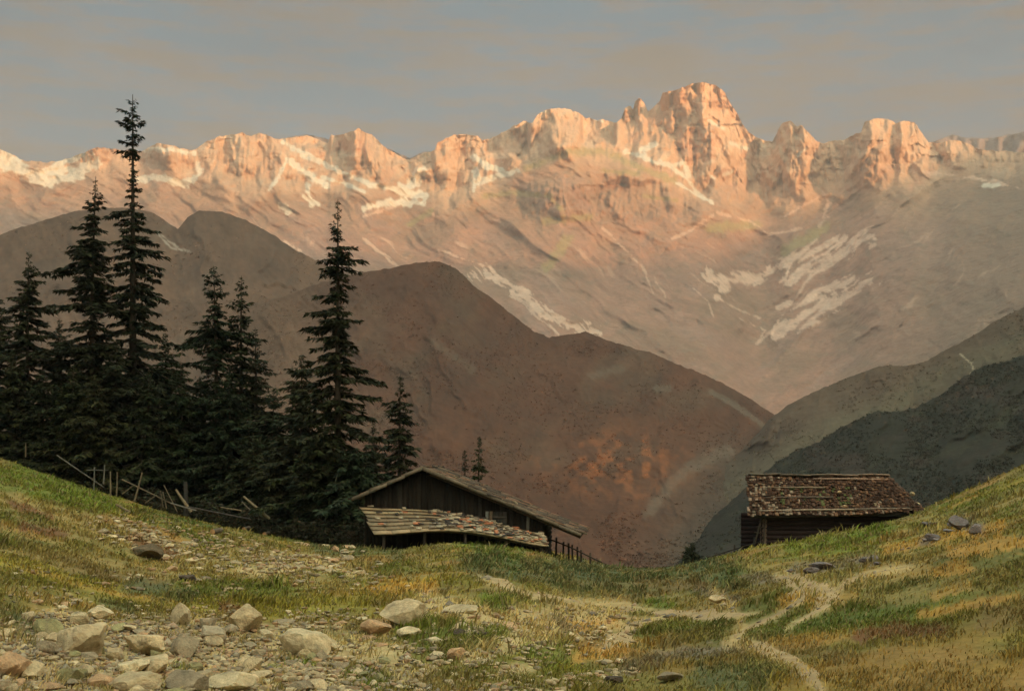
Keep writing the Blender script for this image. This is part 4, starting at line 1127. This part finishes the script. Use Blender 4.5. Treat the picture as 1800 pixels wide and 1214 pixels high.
# pole frame under the left overhang
pf = MB()
g0 = wpt(1326, 948, hd + .3); 
a0, a1 = Lh(wpt(1324, 946, hd + .4)), Lh(wpt(1339, 908, hd + .4))
b0, b1 = Lh(wpt(1341, 950, hd + .4)), Lh(wpt(1345, 908, hd + .4))
pf.tube([a0 + np.array((0, 0, -.5)), a1], .045, (.07, .058, .05), 7); pf.tube([b0 + np.array((0, 0, -.5)), b1], .04, (.07, .058, .05), 7)
for t in (.3, .55, .8): pf.tube([a0 + (a1 - a0) * t + np.array((-.06, 0, 0)), b0 + (b1 - b0) * t], .025, (.08, .066, .055), 6)
pf.build('ladder', M_WOOD, hut)
# stones weighing down the roofs
for u, p, dd, t, lb in [(1474,872,60.1,'warm','pinkish stone weighing down the middle of the hut roof'),(1540,893,59.0,'pale','grey stone at the lower edge of the hut roof'),(1603,874,59.8,'pale','upper flat stone on the right edge of the hut roof'),(1612,892,59.0,'cream','lower flat stone on the right edge of the hut roof'),(1484,896,58.9,'warm','small brown stone near the eave of the hut roof')]:
    tt = (p - 907) / (838 - 907.)
    pos = e0 + (r0_ - e0) * tt; dq = pos[1]
    pos = np.array(((u - CX) / F * dq, dq, pos[2] + .16))
    o = bpy.data.objects.new('roof_stone', rock_data(r_.randrange(10), t)); link(o); o.location = pos; o.scale = (.17, .14, .15); o.rotation_euler = (.35, .1, r_.uniform(0, 6))
    tag(o, lb, 'stone', 'stones on the hut roof')
def roofz(x): return roofline(x)
for u, yy_, t, lb in [(800,1.2,'grey','dark stone highest on the right slope of the barn roof'),(852,.8,'warm','reddish stone in the middle of the barn roof edge'),(905,1.0,'grey','grey stone low on the right slope of the barn roof')]:
    x = (u - CX) / F * (bd + yy_)
    o = bpy.data.objects.new('roof_stone', rock_data(r_.randrange(10), t)); link(o); o.location = (x, bd + yy_, roofz(x - .05 * yy_) + .13); o.scale = (.17, .15, .12); o.rotation_euler = (0, .4, r_.uniform(0, 6))
    tag(o, lb, 'stone', 'stones on the barn roof')

# ------------------------------------------------------------------ fences and timber
def pole_pts(u0, p0, u1, p1, d):
    return np.array(wpt(u0, p0, d)), np.array(wpt(u1, p1, d))
fw = (.16, .125, .085); fg = (.15, .14, .125); fd = (.07, .058, .048)
fence = empty('broken_fence', ground(240, 868)); tag(fence, 'broken grey pole fence with leaning posts at the foot of the spruces', 'fence')
fo = np.array(fence.location)
for (u0, p0, u1, p1, r, c) in [(165,858,166,820,.055,fg),(182,846,184,816,.05,fg),(194,872,194,828,.06,fw),(205,866,206,829,.05,fw),(238,874,250,830,.06,fw),(327,898,326,846,.15,(.075,.07,.064)),(286,888,282,862,.045,fw),(292,890,286,864,.045,fw),(308,892,288,852,.03,fw),(45,800,45,778,.05,fw)]:
    gd = ground(u0, p0)
    d = gd.y; a, b = pole_pts(u0, p0, u1, p1, d)
    a = a + (a - b) * .15
    m_ = MB(); m_.tube([a - fo, (a + b) / 2 - fo + np.array((.01, 0, 0)), b - fo], [r, r * .95, r * .8], jit3(r_, c), 8, (.24, .19, .12)); m_.build('post', M_WOOD, fence)
for (u0, p0, u1, p1, r, c) in [(100,800,200,868,.045,fg),(214,842,300,884,.05,fw),(300,884,345,897,.045,fg),(152,826,190,826,.035,fg),(215,868,236,852,.035,fw),(255,884,275,870,.035,fw)]:
    ga = ground(u0, p0 + 22).y; a = np.array(wpt(u0, p0, ga - .1)); b = np.array(wpt(u1, p1, ga - .1))
    m_ = MB(); m_.tube([a - fo, (a + b) / 2 - fo, b - fo], [r, r, r * .8], jit3(r_, c), 7, (.24, .19, .12)); m_.build('rail', M_WOOD, fence)
POLES = [(309,860,336,899,.10,(.24,.19,.125),'stout pale split beam leaning by the grey stump post'),(428,872,474,911,.085,(.23,.185,.125),'long pale log with cut end lying on the slope left of the barn'),(203,886,236,904,.07,(.17,.125,.08),'brown pole lying in grass below the broken fence'),(266,906,300,914,.07,(.22,.14,.07),'orange brown pole lying below the leaning beam'),(388,891,425,897,.05,(.18,.14,.09),'thin pale stick lying under the close pair of spruces'),(330,890,440,912,.05,(.07,.062,.06),'long dark pole lying in the shade under the spruces'),(425,881,444,900,.04,(.15,.125,.10),'thin grey stick beside the long pale log')]
for (u0, p0, u1, p1, r, c, lb) in POLES:
    g1 = ground(u1, p1); a = np.array(wpt(u0, p0, g1.y - .1)); b = np.array(wpt(u1, p1, g1.y - .1)); 
    e_ = empty('fallen_pole', b); tag(e_, lb, 'pole', 'fallen poles at the forest edge')
    m_ = MB(); m_.tube([a - b, (a - b) * .5 + np.array((0, 0, -.01)), (0, 0, 0)], [r * .7, r * .9, r], c, 8, (.36, .25, .15)); m_.build('log', M_WOOD, e_)
g1 = on(560, 72.0); a = np.array(wpt(593, 833, 73.2)); b = np.array(g1) - np.array((0, 0, .2))
e_ = empty('fallen_pole', b); tag(e_, 'long thin greenish pole propped up among the spruces left of the barn', 'pole', 'fallen poles at the forest edge')
m_ = MB(); m_.tube([(0, 0, 0), (a - b) * .5, a - b], [.05, .045, .03], (.12, .125, .085), 8, (.36, .25, .15)); m_.build('log', M_WOOD, e_)
# tangled undergrowth at the foot of the spruces
def undergrowth(n):
    g = np.random.default_rng(606)
    u = g.uniform(-80, 640, n); dc = np.interp(u, SIL[:, 0], SIL[:, 2])
    d = dc * .955 + g.uniform(0, 1, n) ** 1.4 * 6
    x = (u - CX) / F * d; z0 = meadow_z(x, d)
    hh_ = (.35 + 1.0 * sstep(-.2, .5, fbm(x / 1.6, d / 1.6, 607, 3))) * sstep(60, 230, u + fbm(x, d, 609) * 40)
    p = np.stack([x, d, z0 + g.random(n) * hh_], -1)
    d1 = g.normal(0, 1, (n, 3)) * (1, 1, .6); d1 /= np.linalg.norm(d1, axis=1, keepdims=True); d2 = np.cross(d1, g.normal(0, 1, (n, 3))); d2 /= np.linalg.norm(d2, axis=1, keepdims=True)
    e = g.uniform(.07, .17, (n, 1))
    V = np.stack([p - d1 * e, p + d2 * e * .4, p + d1 * e, p - d2 * e * .4], 1)
    col = np.array([(.022, .026, .013), (.030, .026, .016), (.035, .040, .016), (.05, .036, .02)])[g.integers(0, 4, n)] * g.uniform(.6, 1.3, (n, 1))
    i0 = np.arange(n)[:, None] * 4
    o = mesh_np('undergrowth', V.reshape(-1, 3), [i0 + np.array([[0, 1, 2, 3]])], M_NEEDLE, np.repeat(col[:, None], 4, 1).reshape(-1, 3))
    tag(o, 'dark tangled undergrowth at the foot of the spruces', 'undergrowth', None, 'stuff')
undergrowth(60000)
for i, (u, p, lb) in enumerate([(466,920,'cut log with orange end, upper one near the long pale log'),(430,929,'small cut log with round orange end in the grass'),(376,938,'round orange log end lying lowest on the slope')]):
    g1 = ground(u, p); e_ = empty('cut_log', g1); tag(e_, lb, 'log', 'cut logs on the slope')
    m_ = MB(); a = r_.uniform(.5, 1.2); m_.tube([(0, -.25, .10), (math.cos(a) * .3, .5, .14)], .12, (.13, .10, .075), 10, (.42, .24, .12)); m_.build('log', M_WOOD, e_)
f2 = empty('pole_fence', ground(1000, 972)); tag(f2, 'little dark pole fence descending from the right corner of the plank barn', 'fence'); fo = np.array(f2.location)
for (u0, p0, p1) in [(966,964,944),(977,966,944),(990,970,952),(1000,974,954),(1007,977,957),(1015,980,960),(1022,982,966),(1038,986,971)]:
    d = 66.0; a, b = np.array(on(u0, d)), np.array(wpt(u0 + r_.uniform(-1.5, 1.5), p1, d)); a[2] -= .3
    m_ = MB(); m_.tube([a - fo, b - fo], [.06, .05], jit3(r_, fd), 7); m_.build('post', M_WOOD, f2)
m_ = MB(); m_.tube([np.array(wpt(958, 944, 65.9)) - fo, np.array(wpt(1000, 960, 65.9)) - fo, np.array(wpt(1058, 988, 65.9)) - fo], .035, fd, 6); m_.build('rail', M_WOOD, f2)
f3 = empty('pole_fence', ground(1290, 975)); tag(f3, 'low dark pole rail running down from the left corner of the shingled hut', 'fence'); fo = np.array(f3.location)
m_ = MB(); m_.tube([np.array(wpt(1342, 950, 60)) - fo, np.array(wpt(1290, 965, 62)) - fo, np.array(wpt(1235, 982, 66)) - fo], .03, fd, 6); m_.build('rail', M_WOOD, f3)
for u0, d in ((1325, 60.6), (1290, 62), (1255, 64.6)):
    a = np.array(on(u0, d)); m_ = MB(); m_.tube([a - fo + np.array((0, 0, -.3)), a - fo + np.array((.03, 0, .62))], [.05, .04], fd, 7); m_.build('post', M_WOOD, f3)

# ------------------------------------------------------------------ sun, and an unseen range behind us, its crest shaped to shade the valley
AZ = math.radians(36); EL = math.radians(5.0)
sdir = np.array((math.sin(AZ), -math.cos(AZ))); perp = np.array((math.cos(AZ), math.sin(AZ)))
BD = 5500.0
SHADE = [(-200,350,4700),(200,378,4650),(500,445,4250),(800,455,4250),(1000,462,4250),(1200,450,4350),(1350,408,4650),(1500,352,4650),(1620,330,4500),(1690,288,4450),(1735,240,4500),(1800,208,4600),(2000,200,4500)]
ls, hs_ = [], []
for u, p, d in SHADE:
    q = np.array(wpt(u, p, d)); dist = BD - q[:2] @ sdir
    ls.append(q[:2] @ perp); hs_.append(q[2] + math.tan(EL) * dist)
o_ = np.argsort(ls); ls = np.array(ls)[o_]; hs_ = np.array(hs_)[o_]
la = np.linspace(-5000, 6500, 300)
hh = smooth1(np.interp(la, ls, hs_), 25) + fbm(la / 700, la * 0, 301, 4) * 45
V = []; 
for off, k in ((-900, 0), (-500, .55), (-180, .86), (0, 1.0), (160, .85), (600, .5), (1400, 0)):
    c = np.outer(np.ones(len(la)), sdir * (BD + off)) + np.outer(la, perp)
    z = -330 + (hh + 330) * k + (fbm(la / 300, la * 0 + off, 302, 3) * 60 if 0 < k < 1 else 0)
    V.append(np.stack([c[:, 0], c[:, 1], z], -1))
V = np.array(V)
o = mesh_np('mountain', V.reshape(-1, 3), [grid_faces(7, len(la))], M_ROCKFACE, np.ones((V.shape[0] * V.shape[1], 3)) * np.array((.22, .19, .15)), smooth=True)
tag(o, 'unseen mountain range behind the viewer, its crest shaped to keep the valley in shade', None, None, 'structure')

sl = bpy.data.lights.new('sun', 'SUN'); sl.energy = 5.0; sl.angle = math.radians(.6); sl.color = (1.0, .555, .25)
so = bpy.data.objects.new('sun', sl); link(so)
dirv = Vector((-sdir[0] * math.cos(EL), -sdir[1] * math.cos(EL), -math.sin(EL)))
so.rotation_euler = dirv.to_track_quat('-Z', 'Y').to_euler(); so.location = (0, 0, 50)

# ------------------------------------------------------------------ sky
wd = bpy.data.worlds.new('World'); SC.world = wd; wd.use_nodes = True
nt = wd.node_tree; N = nt.nodes; Lk = nt.links
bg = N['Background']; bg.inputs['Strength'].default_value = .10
sky = N.new('ShaderNodeTexSky'); sky.sky_type = 'NISHITA'; sky.sun_disc = False; sky.sun_elevation = EL
sky.sun_rotation = math.pi - AZ      # clockwise from +Y seen from above
sky.altitude = 1800; sky.air_density = 1.0; sky.dust_density = 2.0; sky.ozone_density = 1.0
tc = N.new('ShaderNodeTexCoord')
def math_n(op, a=None, b=None):
    n = N.new('ShaderNodeMath'); n.operation = op
    for i, v in enumerate((a, b)):
        if v is None: continue
        if isinstance(v, (int, float)): n.inputs[i].default_value = v
        else: Lk.new(v, n.inputs[i])
    return n.outputs[0]
def noise_n(scale, sc3, det, rough=.6, dist=0.0):
    mp = N.new('ShaderNodeMapping'); mp.inputs['Scale'].default_value = sc3; Lk.new(tc.outputs['Generated'], mp.inputs['Vector'])
    n = N.new('ShaderNodeTexNoise'); n.inputs['Scale'].default_value = scale; n.inputs['Detail'].default_value = det; n.inputs['Roughness'].default_value = rough; n.inputs['Distortion'].default_value = dist
    Lk.new(mp.outputs[0], n.inputs['Vector']); return n.outputs['Fac']
def ramp_n(fac, stops):
    n = N.new('ShaderNodeValToRGB'); Lk.new(fac, n.inputs[0]); el_ = n.color_ramp.elements
    el_[0].position, el_[0].color = stops[0][0], stops[0][1] + (1,); el_[1].position, el_[1].color = stops[-1][0], stops[-1][1] + (1,)
    for p, c in stops[1:-1]:
        e = el_.new(p); e.color = c + (1,)
    return n.outputs[0]
# stratus streaks: warm grey to blue grey
n1 = noise_n(5.5, (1, 1, 5), 8, .66, .25); n2 = noise_n(16, (1, 1, 10), 8, .75)
s12 = math_n('ADD', math_n('MULTIPLY', n1, .5), math_n('MULTIPLY', n2, .5))
SKYK = 1.0
cl = ramp_n(s12, [(.42, (.57, .54, .44)), (.468, (.50, .58, .60)), (.498, (.43, .63, .76)), (.53, (.14, .62, .92))])
# unseen cloud overhead and towards the sunset, brightened and warmed to light the meadow
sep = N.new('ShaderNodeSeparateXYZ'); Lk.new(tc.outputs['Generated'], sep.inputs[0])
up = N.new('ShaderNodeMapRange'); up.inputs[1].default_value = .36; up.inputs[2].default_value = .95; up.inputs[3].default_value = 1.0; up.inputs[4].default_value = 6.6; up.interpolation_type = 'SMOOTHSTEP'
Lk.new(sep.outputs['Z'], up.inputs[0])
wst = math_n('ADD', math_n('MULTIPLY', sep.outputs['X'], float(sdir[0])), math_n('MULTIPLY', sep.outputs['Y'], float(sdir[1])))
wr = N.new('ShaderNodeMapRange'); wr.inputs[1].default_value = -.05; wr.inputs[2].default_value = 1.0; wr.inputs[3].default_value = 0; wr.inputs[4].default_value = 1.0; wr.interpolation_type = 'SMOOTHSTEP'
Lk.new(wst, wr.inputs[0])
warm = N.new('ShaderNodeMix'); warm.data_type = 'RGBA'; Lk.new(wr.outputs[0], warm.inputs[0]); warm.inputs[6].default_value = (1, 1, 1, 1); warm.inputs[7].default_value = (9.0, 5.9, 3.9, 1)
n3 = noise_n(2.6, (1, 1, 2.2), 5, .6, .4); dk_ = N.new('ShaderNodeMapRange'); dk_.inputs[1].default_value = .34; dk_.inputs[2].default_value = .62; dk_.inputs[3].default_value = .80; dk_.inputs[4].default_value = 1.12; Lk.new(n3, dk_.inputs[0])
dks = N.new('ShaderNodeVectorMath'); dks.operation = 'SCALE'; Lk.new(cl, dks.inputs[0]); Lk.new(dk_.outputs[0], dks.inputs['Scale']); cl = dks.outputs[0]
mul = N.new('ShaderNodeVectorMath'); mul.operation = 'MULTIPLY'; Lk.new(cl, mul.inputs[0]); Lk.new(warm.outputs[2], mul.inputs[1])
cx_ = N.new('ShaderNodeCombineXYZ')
for ch, top in enumerate((9.5, 7.6, 5.9)):          # unseen overhead sky boosted and warmed as added fill light
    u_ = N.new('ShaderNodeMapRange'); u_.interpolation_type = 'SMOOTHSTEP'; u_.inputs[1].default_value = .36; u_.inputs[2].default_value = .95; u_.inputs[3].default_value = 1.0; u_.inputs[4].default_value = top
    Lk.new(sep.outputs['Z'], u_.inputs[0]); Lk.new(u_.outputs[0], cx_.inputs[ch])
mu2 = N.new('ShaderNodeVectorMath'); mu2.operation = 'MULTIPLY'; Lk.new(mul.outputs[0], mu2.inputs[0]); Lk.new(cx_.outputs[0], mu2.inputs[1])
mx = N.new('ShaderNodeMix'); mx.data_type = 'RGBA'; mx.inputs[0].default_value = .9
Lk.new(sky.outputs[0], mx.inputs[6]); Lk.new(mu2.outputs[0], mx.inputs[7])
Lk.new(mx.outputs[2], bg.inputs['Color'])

# ------------------------------------------------------------------ haze
hzb = MB(); TOP = float(V[..., 2].max()) + 90; hzb.box((0, -700, (TOP - 360) / 2), (10500, 0, 0), (0, 8750, 0), (0, 0, (TOP + 360) / 2), (1, 1, 1))
hm = bpy.data.materials.new('haze'); hm.use_nodes = True; hn = hm.node_tree
for n_ in list(hn.nodes):
    if n_.type == 'BSDF_PRINCIPLED': hn.nodes.remove(n_)
out = [n_ for n_ in hn.nodes if n_.type == 'OUTPUT_MATERIAL'][0]
pv = hn.nodes.new('ShaderNodeVolumePrincipled'); pv.inputs['Color'].default_value = (.885, .815, .79, 1); pv.inputs['Density'].default_value = 9.5e-5; pv.inputs['Anisotropy'].default_value = 0.0
hn.links.new(pv.outputs[0], out.inputs['Volume'])
ho = hzb.build('haze', hm); tag(ho, 'thin evening haze filling the valley and veiling the far slopes', 'haze', None, 'stuff')

# ------------------------------------------------------------------ camera and render settings
cam = bpy.data.cameras.new('camera'); co = bpy.data.objects.new('camera', cam); link(co)
cam.sensor_width = 36; cam.lens = 36 * F / 1800; cam.shift_y = (HZ - 607) / 1800
cam.clip_start = .1; cam.clip_end = 60000
co.location = (0, 0, 0); co.rotation_euler = (math.radians(90), 0, 0)
SC.camera = co
SC.view_settings.view_transform = 'Standard'; SC.view_settings.look = 'None'; SC.view_settings.exposure = 1.45; SC.view_settings.gamma = 1
SC.cycles.use_denoising = True; SC.cycles.denoising_prefilter = 'ACCURATE'; SC.cycles.denoising_input_passes = 'RGB_ALBEDO_NORMAL'
SC.cycles.max_bounces = 5; SC.cycles.diffuse_bounces = 2; SC.cycles.glossy_bounces = 1; SC.cycles.volume_bounces = 0
SC.cycles.use_adaptive_sampling = True; SC.cycles.adaptive_threshold = .015
